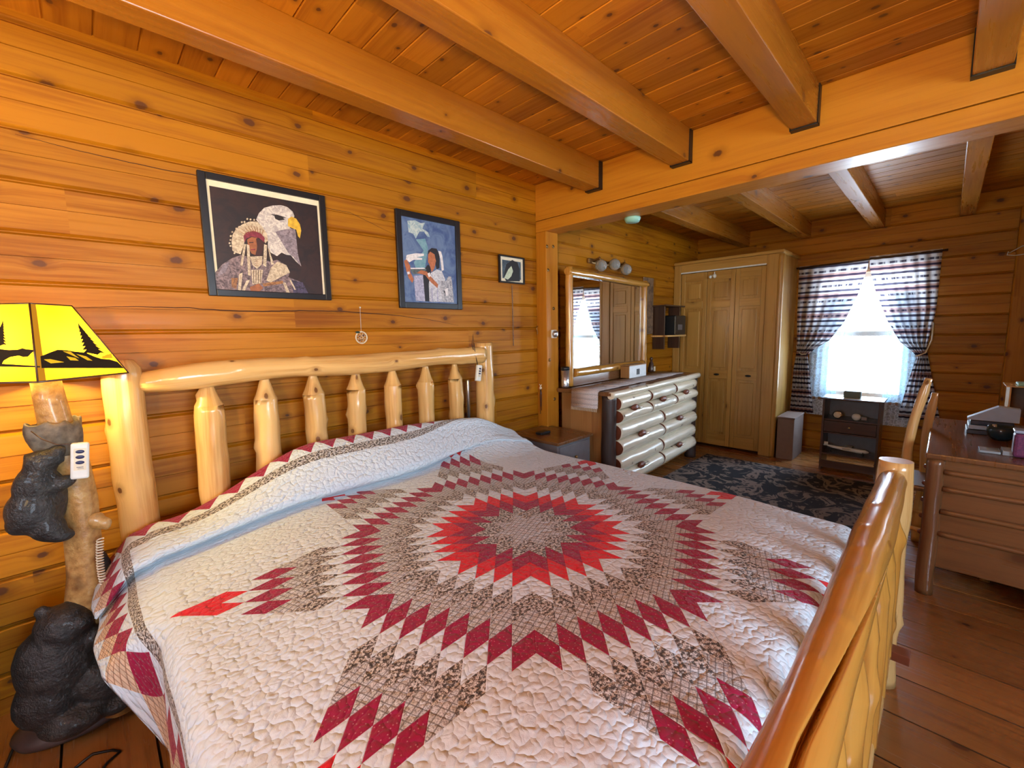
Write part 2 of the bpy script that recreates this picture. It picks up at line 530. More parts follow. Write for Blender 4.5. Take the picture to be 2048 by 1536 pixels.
ribbon('drying_crack', [(143, 615), (260, 613), (380, 616), (448, 621), (534, 623), (599, 621), (688, 623), (773, 629), (852, 638), (917, 651)], .0022, bpy.data.objects['wall_left'])
ribbon('drying_crack', [(30, 268), (160, 302), (290, 332), (420, 356), (560, 398), (700, 425), (790, 470)], .0012, bpy.data.objects['wall_left'])

# ceiling: tongue-and-groove boards running across the joists
mb = MB()
x = -1.536 - .128 * 0; xs = []
k0 = math.floor(XB / .128); X = k0 * .128
while X < XF:
    a, b = max(X, XB), min(X + .128, XF)
    g = .0045
    if b - a > .03:
        for (xa, da, xb_, db) in ((a, .006, a + g, 0), (a + g, 0, b - g, 0), (b - g, 0, b, .006)):
            mb.quad([(xa, YR, ZC + da), (xa, YW, ZC + da), (xb_, YW, ZC + db), (xb_, YR, ZC + db)],
                    [(xa + 1e-4, YR), (xa + 1e-4, YW), (xb_ - 1e-4, YW), (xb_ - 1e-4, YR)])
    X += .128
mb.quad([(XB - .2, YR - .2, ZC + .02), (XF + .2, YR - .2, ZC + .02), (XF + .2, YW + .2, ZC + .02), (XB - .2, YW + .2, ZC + .02)])
struct('ceiling', mb, 'ceil', recalc=False)

# floor boards along Y with dark gaps
mb = MB(); X = -1.5 * .232 - 5 * .232; ph = 2.592 - .232 * 20
X = ph
while X < XF:
    a, b = max(X, XB - .05), min(X + .232, XF + .05)
    if b - a > .02:
        g = .0035
        for (xa, da, xb_, db) in ((a, -.006, a + g, 0), (a + g, 0, b - g, 0), (b - g, 0, b, -.006)):
            mb.quad([(xa, YR, da), (xb_, YR, db), (xb_, YW + .02, db), (xa, YW + .02, da)],
                    [(xa - ph + 1e-4, YR), (xb_ - ph - 1e-4, YR), (xb_ - ph - 1e-4, YW), (xa - ph + 1e-4, YW)])
    X += .232
mb.quad([(XB - .2, YR - .2, -.03), (XB - .2, YW + .2, -.03), (XF + .2, YW + .2, -.03), (XF + .2, YR - .2, -.03)])
struct('floor', mb, 'floor', recalc=False)

# girder across the room, its post, joists with black hangers
mb = MB(); mb.box((2.6, YR, 2.228), (XJ, YW, ZC), 'y', .004); mb.box((2.6, YR, 2.14), (XJ, YW, 2.224), 'y', .005)
struct('trim_1', mb, 'girder')
mb = MB(); mb.box((2.6, 2.235, 0), (2.745, YW, 2.14), 'z', .006)
post = struct('trim_2', mb, 'girder')
mb = MB()
for (px, py) in ((1094, 493), (1106, 493), (1096, 540), (1107, 617), (1099, 720), (1109, 798)):
    p = at(px, py, 'y', 2.235); mb.lathe([(.001, -.003), (.013, -.003), (.014, .0015), (.006, .002), (.001, .002)], (p.x, 2.2345, p.z), 10, axis='y')
obj('bolt_head', mb, 'brass', post)
JY = [1.78, 1.17, .56, -.05, -.66, -1.27, -1.88]
for i, yc in enumerate(JY):
    mb = MB(); mb.box((XB, yc - .054, 2.325), (2.6, yc + .054, ZC), 'x', .004)
    j = struct('ceiling_beam', mb, 'beam')
    mb = MB()
    mb.box((2.556, yc - .0585, 2.318), (2.598, yc - .054, ZC - .003), 'z', .001)
    mb.box((2.556, yc + .054, 2.318), (2.598, yc + .0585, ZC - .003), 'z', .001)
    mb.box((2.556, yc - .0585, 2.318), (2.598, yc + .0585, 2.3245), 'y', .001)
    obj('joist_hanger', mb, 'black', j)
    if yc > -.5:
        mb = MB(); mb.box((XJ, yc - .05, 2.33), (XF, yc + .05, ZC), 'x', .004)
        struct('ceiling_beam', mb, 'beam')


# ------------------------------------------------------------------ windows
def window(name, c, al, inn, w, z0, z1, wall_t=.14, sash=.045, mid=None):
    """c: centre of the opening on the inner wall face"""
    c = Vector(c); al = Vector(al); inn = Vector(inn)
    def bx(mb, a0, a1, n0, n1, za, zb, g):
        p = c + al * a0 + inn * n0; q = c + al * a1 + inn * n1
        mb.box((p.x, p.y, za), (q.x, q.y, zb), g)
    g = 'x' if abs(al.x) > .5 else 'y'
    mb = MB(); h = w / 2
    bx(mb, -h, -h + .02, -wall_t, .0, z0, z1, 'z'); bx(mb, h - .02, h, -wall_t, .0, z0, z1, 'z')
    bx(mb, -h, h, -wall_t, .0, z1 - .02, z1, g); bx(mb, -h, h, -wall_t, .0, z0, z0 + .02, g)
    root = struct(name, mb, 'trim')
    mb = MB(); T = .075
    bx(mb, -h - T, -h, .0, .02, z0 - T, z1 + T, 'z'); bx(mb, h, h + T, .0, .02, z0 - T, z1 + T, 'z')
    bx(mb, -h, h, .0, .02, z1, z1 + T, g); bx(mb, -h - .09, h + .09, .0, .05, z0 - .03, z0, g)
    obj('window_casing', mb, 'trim', root)
    m = mid if mid else (z0 + z1) / 2
    mb = MB()
    for (za, zb, n) in ((z0 + .02, m + .02, -.06), (m - .02, z1 - .02, -.09)):
        bx(mb, -h + .02, -h + .02 + sash, n - .03, n, za, zb, 'z'); bx(mb, h - .02 - sash, h - .02, n - .03, n, za, zb, 'z')
        bx(mb, -h + .02, h - .02, n - .03, n, za, za + sash, g); bx(mb, -h + .02, h - .02, n - .03, n, zb - sash, zb, g)
    obj('window_sash', mb, 'white', root)
    gm = G('window_glass'); gm.n.remove(gm.b)
    tr = gm.n.new('ShaderNodeBsdfTransparent'); gl = gm.n.new('ShaderNodeBsdfGlossy'); mx = gm.n.new('ShaderNodeMixShader')
    gl.inputs['Roughness'].default_value = .02; mx.inputs[0].default_value = .06
    gm.l.new(tr.outputs[0], mx.inputs[1]); gm.l.new(gl.outputs[0], mx.inputs[2]); gm.l.new(mx.outputs[0], gm.out.inputs[0])
    mb = MB(); bx(mb, -h + .03, h - .03, -.078, -.074, z0 + .03, m, 'z'); bx(mb, -h + .03, h - .03, -.108, -.104, m, z1 - .03, 'z')
    obj('window_pane', mb, gm.m, root)
    return root


window('window_1', (XF, .605, 0), (0, 1, 0), (-1, 0, 0), .73, .60, 1.93, mid=1.285)
window('window_2', (3.75, YR2, 0), (1, 0, 0), (0, 1, 0), .6, 1.25, 1.95)
window('added_daylight_window', (.3, YR, 0), (1, 0, 0), (0, 1, 0), 1.6, .85, 2.05)  # unseen window, added to bring cool daylight onto the quilt
window('window_3', (XB, .6, 0), (0, 1, 0), (1, 0, 0), .8, 1.25, 1.95)

# corner post at the far right, and wall boards by it
mb = MB(); mb.box((XF - .09, YR2, 0), (XF, -.36, 2.33), 'z', .01)
struct('trim_3', mb, 'wall')

# ------------------------------------------------------------------ bed
bed = thing('log_bed', 'peeled log bed frame with seven spindle headboard against the log wall', 'bed', (1.0, 2.2, 0))
rs = random.Random(3)


def K(n, h=.010, w=.016):
    return [(rs.uniform(.12, .92), rs.uniform(0, 6.28), h * rs.uniform(.5, 1.2), w * rs.uniform(.8, 1.3)) for _ in range(n)]


HY = 2.205
def headpost(x, r, top, sd, flat=False):
    mb = MB(); n = 44; pts = []; rad = []
    for i in range(n + 1):
        t = i / n; z = t * top
        pts.append((x + .006 * sin(t * 5 + sd), HY + .004 * sin(t * 4), z))
        rr = r * (1.06 - .08 * t)
        if z > top - .05 and not flat: rr *= max(.55, sqrt(max(.0, 1 - ((z - top + .05) / .062) ** 2)))
        rad.append(rr)
    mb.tube(pts, rad, 26, rough=.06, seed=sd, knots=K(5), capmi=1)
    return obj('headboard_post', mb, ['log', 'logend'], bed)
headpost(.086, .061, 1.288, 1.2); headpost(1.905, .062, 1.300, 4.4, True)
# headboard top rail with a whittled tenon at its left end
mb = MB(); pts = []; rad = []
for i in range(61):
    t = i / 60; x = .135 + t * (1.86 - .135)
    pts.append((x, HY - .035 * min(1, (x - .13) / .1), 1.196 + .022 * min(1, t * 4) + .006 * sin(t * 9)))
    rad.append(.041 + .012 * min(1, max(0, (x - .15) / .09)) if x < .3 else .051 + .003 * sin(t * 14))
mb.tube(pts, rad, 26, rough=.10, fr=7, seed=2.2, knots=[(.04, 3.6, .010, .02), (.2, 1.2, .008, .018)] + K(7, .007))
obj('headboard_rail', mb, ['log', 'logend'], bed)
mb = MB(); mb.log((.10, HY, .52), (1.9, HY, .53), .05, seed=9.1, seg=16); obj('headboard_rail', mb, 'log', bed)
for i, (x, d) in enumerate([(.345, .108), (.562, .100), (.778, .099), (.996, .095), (1.210, .094), (1.431, .092), (1.652, .088)]):
    mb = MB(); pts = []; rad = []; zt = 1.195; zc = 1.082
    lean = rs.uniform(-.012, .012)
    zz = [.55 + j * .022 for j in range(25)] + [zc - .004, zc, zc + .02, zc + .045, zc + .07, zc + .085, zt]
    for z in sorted(zz):
        if z > zt: continue
        pts.append((x + lean * (zc - z) / .4, HY - .01, z))
        if z <= zc - .002: rr = d / 2 * (1.03 + .03 * sin(z * 9 + i))
        else:
            q = min(1, (z - zc) / .085); rr = d / 2 * (1 - .60 * q ** .8)
        rad.append(rr)
    mb.tube(pts, rad, 24, rough=.10, fr=10, seed=i * 1.7 + .3, knots=K(4, .012, .014))
    obj('spindle', mb, 'log', bed)

# footboard
FY = .10
def footpost(x, top, sd):
    mb = MB(); n = 30
    pts = [(x + .004 * sin(i * .4 + sd), FY, top * i / n) for i in range(n + 1)]
    rad = [.052 * (1 + .07 * sin(i * .5 + sd)) for i in range(n + 1)]
    mb.tube(pts, rad, 26, rough=.05, seed=sd, capmi=1, knots=K(3))
    return obj('footboard_post', mb, ['log', 'logend'], bed)
footpost(2.055, .872, 2.0); footpost(.015, .872, 6.0)
# footboard top rail, with the long drying crack
mb = MB(); n = 160; pts = []; rad = []
for i in range(n + 1):
    t = i / n; x = .05 + t * 1.955
    pts.append((x, FY, .815 - .002 * sin(t * 6)))
    e = min(1, (1 - t) * 1.955 / .035)
    rad.append(.0415 * (1 + .05 * sin(t * 11)) * (.72 + .28 * sqrt(max(0, min(1, e)))))
P = [Vector(p) for p in pts]; rings = []; seg = 150
for i in range(n + 1):
    ring = []
    for j in range(seg):
        a = 2 * pi * j / seg            # a: 0 = up, positive toward -Y (room side)
        rr = rad[i] * (1 + .05 * noise.noise(Vector((cos(a) * 1.2, sin(a) * 1.2, P[i].x * 6))))
        ca = .26 + .10 * noise.noise(Vector((P[i].x * 2.6, 0, 3))) + 1.9 * max(0, P[i].x - .58)
        wd = .105 * max(0, min(1, (1.35 - P[i].x) / .75))
        da = abs(a - ca)
        if wd > .004 and da < .35: rr -= .026 * math.exp(-(da / wd) ** 4)
        for (kx, ka) in ((1.35, 5.9), (1.22, 6.1), (1.10, .1), (.9, .25), (1.55, 6.0), (.75, 6.0)):
            da2 = abs((a - ka + pi) % (2 * pi) - pi) * rad[i]
            rr += .003 * math.exp(-(da2 ** 2 + (P[i].x - kx) ** 2) / .00018) - .004 * math.exp(-(da2 ** 2 + (P[i].x - kx) ** 2) / .00003)
        ring.append(mb.bm.verts.new(P[i] + Vector((0, -sin(a) * rr, cos(a) * rr))))
    rings.append(ring)
for i in range(n):
    for j in range(seg):
        k = (j + 1) % seg
        f = mb.bm.faces.new((rings[i][j], rings[i][k], rings[i + 1][k], rings[i + 1][j])); f.smooth = True
        for l, uu, vv in zip(f.loops, (j, j + 1, j + 1, j), (P[i].x, P[i].x, P[i + 1].x, P[i + 1].x)): l[mb.uvl].uv = (uu / seg * .26, vv)
for e in (0, n):
    f = mb.bm.faces.new(rings[e])
    for l in f.loops: l[mb.uvl].uv = (l.vert.co.y, l.vert.co.z)
obj('footboard_rail', mb, 'rail', bed)
mb = MB(); mb.log((.03, FY, .30), (2.03, FY, .30), .045, seed=5.5, seg=16); obj('footboard_rail', mb, 'log', bed)
for i in range(8):
    x = .30 + i * .205
    mb = MB(); zs_ = [.30 + j * .008 for j in range(62)]
    mb.tube([(x + .008 * sin(j * .2 + i), FY - .004, z) for j, z in enumerate(zs_)],
            [(.043 if z < .70 else .043 - (z - .70) * .16) for z in zs_], 36, rough=.10, fr=8, seed=i * 2.3 + .7, knots=K(3, .012, .024))
    obj('footboard_spindle', mb, 'rail', bed)
for x in (.15, 1.94):
    mb = MB(); mb.log((x, .12, .36), (x, 2.18, .36), .045, seed=x + 3, seg=16); obj('side_rail', mb, 'log', bed)
p = at(1797, 1307, 'x', 1.86)
mb = MB(); mb.box((1.83, .012, p.z - .016), (1.88, .05 + .02, p.z + .016), 'y', .002); obj('tenon_block', mb, 'scoop', bed)

mb = MB(); mb.box((.12, .20, .36), (1.97, 2.13, .50), 'x', .02)
tag(obj('box_spring', mb, 'cream'), 'box spring hidden under the star quilt of the log bed', 'box spring')
mb = MB(); mb.box((.14, .24, .50), (1.96, 2.10, .588), 'x', .03)
tag(obj('mattress', mb, 'cream'), 'mattress under the star quilt of the log bed', 'mattress')


# ------------------------------------------------------------------ quilt
def quilt_material():
    g = G('star_quilt'); u, v = g.uv()
    a = .0768; s45 = sin(pi / 4)
    rr = g.mt('SQRT', g.mt('ADD', g.mt('MULTIPLY', u, u), g.mt('MULTIPLY', v, v)))
    rr = g.mt('MULTIPLY', rr, g.mt('ADD', 1.0, g.mt('MULTIPLY',   .055, g.mr(rr, .60, 1.05, 0, 1, False))))
    th = g.mt('ADD', g.mt('ARCTAN2', v, u), 2 * pi)
    sec = g.mt('FLOOR', g.mt('DIVIDE', th, pi / 4))
    tp = g.mt('SUBTRACT', th, g.mt('MULTIPLY', sec, pi / 4))
    be = g.mt('DIVIDE', g.mt('MULTIPLY', rr, g.mt('SINE', tp)), s45)
    al = g.mt('SUBTRACT', g.mt('MULTIPLY', rr, g.mt('COSINE', tp)), g.mt('MULTIPLY', be, s45))
    A = g.mt('DIVIDE', al, a); B = g.mt('DIVIDE', be, a)
    i_, j_ = g.mt('FLOOR', A), g.mt('FLOOR', B)
    inside = g.mt('MULTIPLY', g.mt('LESS_THAN', i_, 7.5), g.mt('LESS_THAN', j_, 7.5))
    s = g.mt('DIVIDE', g.mt('ADD', g.mt('ADD', i_, j_), .5), 16.0)
    # prints
    W = g.xyz(u, v, 0.0)
    n1, _ = g.noise(W, 115, 2, .6); n2, _ = g.noise(W, 420, 1, .5)
    fl = g.mt('ADD', g.mt('MULTIPLY', n1, .75), g.mt('MULTIPLY', n2, .25))
    floral = g.ramp(fl, [(0, (.012, .010, .010)), (.42, (.05, .045, .042)), (.50, (.20, .17, .145)), (.545, (.70, .70, .68)), (.60, (.60, .60, .58)), (.66, (.06, .05, .05))])
    def plaid_f(ang):
        ca, sa = cos(ang), sin(ang)
        x1 = g.mt('ADD', g.mt('MULTIPLY', u, ca), g.mt('MULTIPLY', v, sa)); y1 = g.mt('SUBTRACT', g.mt('MULTIPLY', v, ca), g.mt('MULTIPLY', u, sa))
        wx = g.mr(g.mt('ABSOLUTE', g.mt('SUBTRACT', g.mt('FRACT', g.mt('MULTIPLY', x1, 62)), .5)), .03, .13, .15, 1)
        wy = g.mr(g.mt('ABSOLUTE', g.mt('SUBTRACT', g.mt('FRACT', g.mt('MULTIPLY', y1, 62)), .5)), .03, .13, .15, 1)
        return g.mt('MULTIPLY', wx, wy)
    pf = plaid_f(.35)
    pn, _ = g.noise(W, 300, 2, .6)
    plaid = g.mix(g.mt('MULTIPLY', pf, g.mr(pn, .38, .58, .35, 1)), (.15, .14, .135), (.64, .67, .69))
    plaid2 = g.mix(pf, (.26, .13, .065), (.66, .48, .33))
    dots, _ = g.vor(W, 75, 'F1', .9)
    dot = g.mt('MULTIPLY', g.mr(dots, .05, .14, 1, 0), .45)
    dred = g.mix(dot, (.30, .007, .048), (.75, .45, .45))
    bred = g.mix(g.mt('MULTIPLY', dot, .4), (.66, .010, .020), (.8, .3, .3))
    wt = g.mix(g.mr(n1, .3, .7, 0, .12), (.64, .75, .83), (.52, .63, .71))
    def sel(lo, base, col):  # ring index picks
        return base
    col = wt
    kinds = ['plaid', 'floral', 'dred', 'bred', 'white', 'floral', 'plaid', 'dred', 'white', 'floral', 'plaid', 'dred', 'white', 'bred', 'bred']
    for kind, c in (('plaid', plaid), ('floral', floral), ('dred', dred), ('bred', bred)):
        st = [(k / 16, (1, 1, 1) if kd == kind else (0, 0, 0)) for k, kd in enumerate(kinds + ['white'])]
        m = g.ramp(s, st, True)
        col = g.mix(g.mt('MULTIPLY', m, inside), col, c)
    # floral strip and pieced border
    ax, ay = g.mt('ABSOLUTE', u), g.mt('ABSOLUTE', v)
    ay = g.mt('SUBTRACT', ay, g.mt('MULTIPLY', g.mt('GREATER_THAN', v, 0.0), .225)); e = g.mt('MAXIMUM', ax, ay); isx = g.mt('GREATER_THAN', ax, ay)
    t = g.mt('ADD', g.mt('MULTIPLY', isx, v), g.mt('MULTIPLY', g.mt('SUBTRACT', 1.0, isx), u))
    E0 = 1.045
    strip = g.mt('MULTIPLY', g.mt('GREATER_THAN', e, E0), g.mt('LESS_THAN', e, E0 + .052))
    d = g.mt('SUBTRACT', e, E0 + .056)
    P1 = g.mt('ADD', g.mt('DIVIDE', t, .10), g.mt('DIVIDE', d, .16)); P2 = g.mt('SUBTRACT', g.mt('DIVIDE', t, .10), g.mt('DIVIDE', d, .16))
    row = g.mt('SUBTRACT', g.mt('FLOOR', P1), g.mt('FLOOR', P2))
    bm_ = g.mt('GREATER_THAN', d, 0.0)
    r1 = g.mt('MULTIPLY', g.mt('COMPARE', row, 1.0, .1), bm_); r2 = g.mt('MULTIPLY', g.mt('COMPARE', row, 2.0, .1), bm_)
    col = g.mix(r1, col, dred); col = g.mix(r2, col, plaid2); col = g.mix(strip, col, floral)
    # stipple quilting relief, seams of the pieced star
    wn_, wc = g.noise(W, 42, 1, .5)
    vm = g.n.new('ShaderNodeVectorMath'); vm.operation = 'SUBTRACT'; g.l.new(wc, vm.inputs[0]); vm.inputs[1].default_value = (.5, .5, .5)
    vs = g.n.new('ShaderNodeVectorMath'); vs.operation = 'SCALE'; g.l.new(vm.outputs[0], vs.inputs[0]); vs.inputs['Scale'].default_value = .032
    va = g.n.new('ShaderNodeVectorMath'); va.operation = 'ADD'; g.l.new(W, va.inputs[0]); g.l.new(vs.outputs[0], va.inputs[1])
    de, _ = g.vor(va.outputs[0], 52, 'F1', .85)
    puff = g.mt('SUBTRACT', 1.0, g.mt('MULTIPLY', g.mt('MULTIPLY', de, de), 1.9))
    fa = g.mt('ABSOLUTE', g.mt('SUBTRACT', g.mt('FRACT', A), .5)); fb = g.mt('ABSOLUTE', g.mt('SUBTRACT', g.mt('FRACT', B), .5))
    seam = g.mt('MULTIPLY', g.mr(g.mt('MAXIMUM', fa, fb), .46, .5, 0, 1), inside)
    h = g.mt('SUBTRACT', g.mt('ADD', puff, g.mt('MULTIPLY', n2, .10)), g.mt('MULTIPLY', seam, .35))
    nrm = g.bump(h, .8, .0052)
    return g.fin(col, .85, nrm, Sheen_Weight=.15, Specular_IOR_Level=.2)


MAT['quilt'] = quilt_material()
CX, CY, ZT = 1.08, 1.03, .650


def sm(a, b, x):
    t = max(0, min(1, (x - a) / (b - a))); return t * t * (3 - 2 * t)


# head-side profile (y, dz) with pillow crest
HP = [(1.80, 0, 0), (1.86, -.006, 0), (1.884, .0, 0), (1.882, .010, 0), (1.858, .020, 0), (1.842, .032, .005), (1.850, .044, .02), (1.89, .050, .055), (1.94, .046, .10),
      (2.0, .04, .145), (2.05, .035, .17), (2.085, .03, .18), (2.12, .02, .175), (2.145, .01, .145), (2.155, 0, .09), (2.16, 0, .02)]
HS = [0.0]
for i in range(1, len(HP)): HS.append(HS[-1] + math.dist((HP[i - 1][0], HP[i - 1][1] + HP[i - 1][2]), (HP[i][0], HP[i][1] + HP[i][2])))


def head(s):
    """arc length past y=1.80 -> (y, fold z, crest z)"""
    if s <= 0: return 1.80 + s, 0.0, 0.0
    for i in range(1, len(HS)):
        if s <= HS[i] or i == len(HS) - 1:
            f = min(1.0, (s - HS[i - 1]) / (HS[i] - HS[i - 1]))
            return tuple(HP[i - 1][k] + (HP[i][k] - HP[i - 1][k]) * f for k in range(3))


def edge(d, r):
    if d <= 0: return d, 0.0
    L = r * pi / 2
    if d < L: return r * sin(d / r), -r * (1 - cos(d / r))
    return r, -(r + d - L)


def quilt_pt(p, q):
    # across
    PL, PR, rx = -.965, .915, .055
    if p < PL: ox, dz = edge(PL - p, rx); x = CX + PL - ox
    elif p > PR: ox, dz = edge(p - PR, rx * 1.6); x = CX + PR + ox
    else: x, dz = CX + p, 0.0
    drop_l = max(0.0, PL - p)
    # along
    qf = -.79
    if q < qf:
        oy, dz2 = edge(qf - q, .07); y = CY + qf - oy; z = ZT + dz + dz2
        if dz < -.02: z = ZT + min(dz, dz2) - .1 * min(abs(dz), abs(dz2))
        hz = 0
    else:
        y, fz, hz = head(CY + q - 1.80)
        amp = (.12 + .90 * sm(.16, .75, x)) * (1 - .55 * sm(1.70, 2.08, x)) * (1 - .45 * sm(0.02, .14, drop_l))
        fade = sm(1.15, 1.85, x)          # the fold fades out toward the right
        soft = .185 * sm(1.70, 2.06, y) if y < 2.085 else hz
        z = ZT + dz + fz * (1 - fade) * (1 - .5 * sm(.05, .3, drop_l)) + amp * (hz * (1 - fade) + soft * fade)
        if q > .4:
            y += (-.055 * (1 - sm(.0, .6, x)) + .07 * sm(1.0, 1.6, x)) * sm(1.60, 1.85, y) * (1 - sm(1.93, 2.08, y))
    y -= 0.0
    # left drop: hangs to z ~ .3, thrown outward near the pillow
    if drop_l > 0:
        w = sm(1.36, 1.50, CY + q)
        t = max(0.0, drop_l - .04)
        x -= w * (.120 * (t / .35) ** .75) + .012 * sin((CY + q) * 16) * min(1, t / .2) * .6
        if w: z = z * (1 - w) + w * (z + .66 * t)
        x -= .02 * t
    if p > PR:
        x += .02 * sin((CY + q) * 11) * min(1, (p - PR) / .3)
    z -= .038 * sm(.45, 1.0, abs(p)) + .015 * sm(.4, .85, -q)
    z += .0035 * noise.noise(Vector((p * 4, q * 4, 0))) + .004 * noise.noise(Vector((p * 1.5, q * 1.5, 4)))
    return Vector((x, y, z))


def make_quilt():
    mb = MB(); nx, ny = 170, 260
    P0, P1, Q0, Q1 = -1.345, 1.30, -1.15, 1.33
    grid = []
    for i in range(nx + 1):
        row = []
        for j in range(ny + 1):
            p = P0 + (P1 - P0) * i / nx; q = Q0 + (Q1 - Q0) * j / ny
            vt = quilt_pt(p, q)
            qt = q + .18 * (1 - sm(1.2, 1.85, vt.x)) * sm(.835, .872, q) if q > .83 else q
            row.append((mb.bm.verts.new(vt), (p, qt)))
        grid.append(row)
    for i in range(nx):
        for j in range(ny):
            c = (grid[i][j], grid[i + 1][j], grid[i + 1][j + 1], grid[i][j + 1])
            f = mb.bm.faces.new([k[0] for k in c]); f.smooth = True
            for l, k in zip(f.loops, c): l[mb.uvl].uv = k[1]
    return obj('quilt', mb, 'quilt', recalc=False, mods=[('SOLIDIFY', dict(thickness=.008, offset=-1))])


tag(make_quilt(), 'white lone star patchwork quilt in crimson and grey prints, spread over the bed', 'quilt')

# ------------------------------------------------------------------ bear lamp
def bear_material():
    g = G('bear_resin'); n1, _ = g.noise(g.obj(), 26, 4, .6); n2, _ = g.noise(g.obj(), 120, 3, .6)
    col = g.ramp(n1, [(.3, (.010, .011, .012)), (.55, (.026, .027, .027)), (.75, (.065, .062, .058))])
    return g.fin(col, .48, g.bump(g.mt('ADD', n1, g.mt('MULTIPLY', n2, .6)), .9, .010), Coat_Weight=.1)


def bark_lamp_material():
    g = G('carved_trunk'); n1, _ = g.noise(g.obj(), 45, 4, .6); n3, _ = g.noise(g.obj(), 9, 2, .6)
    col = g.ramp(n1, [(.25, (.26, .13, .035)), (.5, (.45, .25, .08)), (.75, (.58, .38, .15))])
    col = g.mix(g.mr(n3, .55, .72, 0, .75), col, (.12, .05, .018))
    return g.fin(col, .4, g.bump(n1, .5, .008), Coat_Weight=.3)


MAT['bear'] = bear_material(); MAT['trunk'] = bark_lamp_material()
lamp = thing('bear_lamp', 'carved trunk lamp with climbing dark bears and lit yellow square shade beside the bed', 'lamp', (-.13, 2.10, 0))
REM = [('REMESH', dict(mode='VOXEL', voxel_size=.006, use_smooth_shade=True)), ('SMOOTH', dict(factor=.5, iterations=9))]
mb = MB()
mb.tube([(-.108, 2.05, 1.245), (-.104, 2.05, 1.17), (-.094, 2.05, 1.06), (-.080, 2.05, .94), (-.072, 2.05, .82), (-.074, 2.045, .68), (-.082, 2.045, .56), (-.088, 2.05, .46), (-.08, 2.06, .34), (-.05, 2.08, .20), (-.03, 2.09, .04)],
        [.036, .038, .042, .047, .049, .048, .046, .056, .060, .062, .066], 28, rough=.16, fr=14, seed=3.3,
        knots=[(.55, 1.2, .03, .02), (.68, 4.0, .035, .03), (.42, 2.5, .02, .02)])
obj('trunk', mb, 'trunk', lamp)
mb = MB()
mb.tube([(-.055, 2.05, .42), (-.045, 2.02, .30), (-.038, 2.0, .18), (-.035, 1.99, .05)], [.03, .034, .04, .045], 18, rough=.2, fr=14, seed=8)
obj('root_branch', mb, 'trunk', lamp)
mb = MB(); mb.ell((-.035, 2.01, .75), (.026, .022, .030), squig=.3); mb.ell((-.014, 2.0, .735), (.020, .018, .022), squig=.3)
obj('branch_stub', mb, 'trunk', lamp, mods=REM)
mb = MB(); n = 40; rg = []
for kz, (rr_, zz_) in enumerate(((.050, .985), (.060, 1.03), (.064, 1.075), (.058, 1.105))):
    ring = []
    for j in range(n):
        a = 2 * pi * j / n; q = noise.noise(Vector((cos(a) * 2.5, sin(a) * 2.5, kz * .8)))
        k = rr_ * (1 + .22 * q) * (1.25 if (kz >= 1 and abs(a - 3.6) < .35) else 1)
        ring.append(mb.bm.verts.new(Vector((-.098 + cos(a) * k, 2.045 + sin(a) * k, zz_ + .022 * noise.noise(Vector((cos(a) * 4, sin(a) * 4, 9))) * (kz > 1)))))
    rg.append(ring)
for kz in range(3):
    for j in range(n):
        f = mb.bm.faces.new((rg[kz][j], rg[kz][(j + 1) % n], rg[kz + 1][(j + 1) % n], rg[kz + 1][j])); f.smooth = True
collar = plain('grey_bark_collar', (.13, .105, .075), .6, 0, .5, 45)
obj('bark_collar', mb, collar, lamp, mods=[('SOLIDIFY', dict(thickness=.010, offset=-1)), ('SUBSURF', dict(levels=1, render_levels=1))])
mb = MB(); mb.lathe([(.0, .0), (.17, 0), (.178, .02), (.165, .045), (.12, .058), (0, .062)], (-.14, 2.12, 0), 32)
for v in mb.bm.verts:
    v.co.y = 2.12 + (v.co.y - 2.12) * .70; k = 1 + .10 * noise.noise(v.co * 9); v.co.x = -.14 + (v.co.x + .14) * k
base_mat = plain('lamp_base_resin', (.075, .045, .038), .5, 0, .3, 20)
obj('base', mb, base_mat, lamp, sub=1)


def bear(name, parts):
    mb = MB()
    for (c, r, rot, sd) in parts:
        mb.ell(c, r, Matrix.Rotation(rot, 3, 'Y') if rot else None, 18, squig=.10, seed=sd)
    return obj(name, mb, 'bear', lamp, mods=REM)


bear('upper_bear', [((-.172, 1.985, .835), (.062, .056, .078), .18, 1), ((-.158, 1.985, .915), (.050, .048, .070), .28, 2), ((-.140, 1.985, .980), (.040, .042, .044), .4, 3),
                    ((-.118, 1.970, .998), (.036, .026, .026), .5, 4), ((-.100, 1.975, 1.015), (.022, .022, .020), 0, 5), ((-.146, 1.972, .775), (.044, .040, .050), -.5, 6), ((-.122, 1.965, .742), (.036, .028, .022), .2, 7),
                    ((-.140, 2.01, .86), (.05, .05, .10), .1, 8), ((-.165, 1.99, 1.005), (.013, .013, .015), 0, 9), ((-.105, 1.975, .905), (.046, .026, .022), -.4, 10), ((-.205, 1.985, .80), (.030, .036, .034), 0, 11)])
bear('lower_bear', [((-.170, 2.02, .30), (.105, .092, .150), .08, 1), ((-.195, 2.02, .19), (.092, .092, .10), 0, 2), ((-.145, 2.005, .42), (.074, .070, .075), .1, 3), ((-.105, 1.975, .43), (.036, .040, .030), .1, 12),
                    ((-.190, 2.02, .485), (.020, .016, .020), 0, 4), ((-.112, 2.03, .495), (.020, .016, .020), 0, 5), ((-.080, 1.99, .36), (.060, .034, .030), .35, 6),
                    ((-.085, 1.98, .19), (.064, .052, .085), -.35, 8), ((-.050, 1.975, .095), (.055, .050, .032), 0, 9), ((-.15, 1.97, .11), (.09, .07, .05), 0, 13),
                    ((-.05, 2.055, .56), (.038, .036, .075), 0, 10), ((-.035, 2.05, .48), (.04, .04, .06), .2, 11)])
mb = MB(); mb.lathe([(.001, 1.243), (.019, 1.243), (.019, 1.262), (.014, 1.268), (.001, 1.268)], (-.108, 2.05, 0), 20)
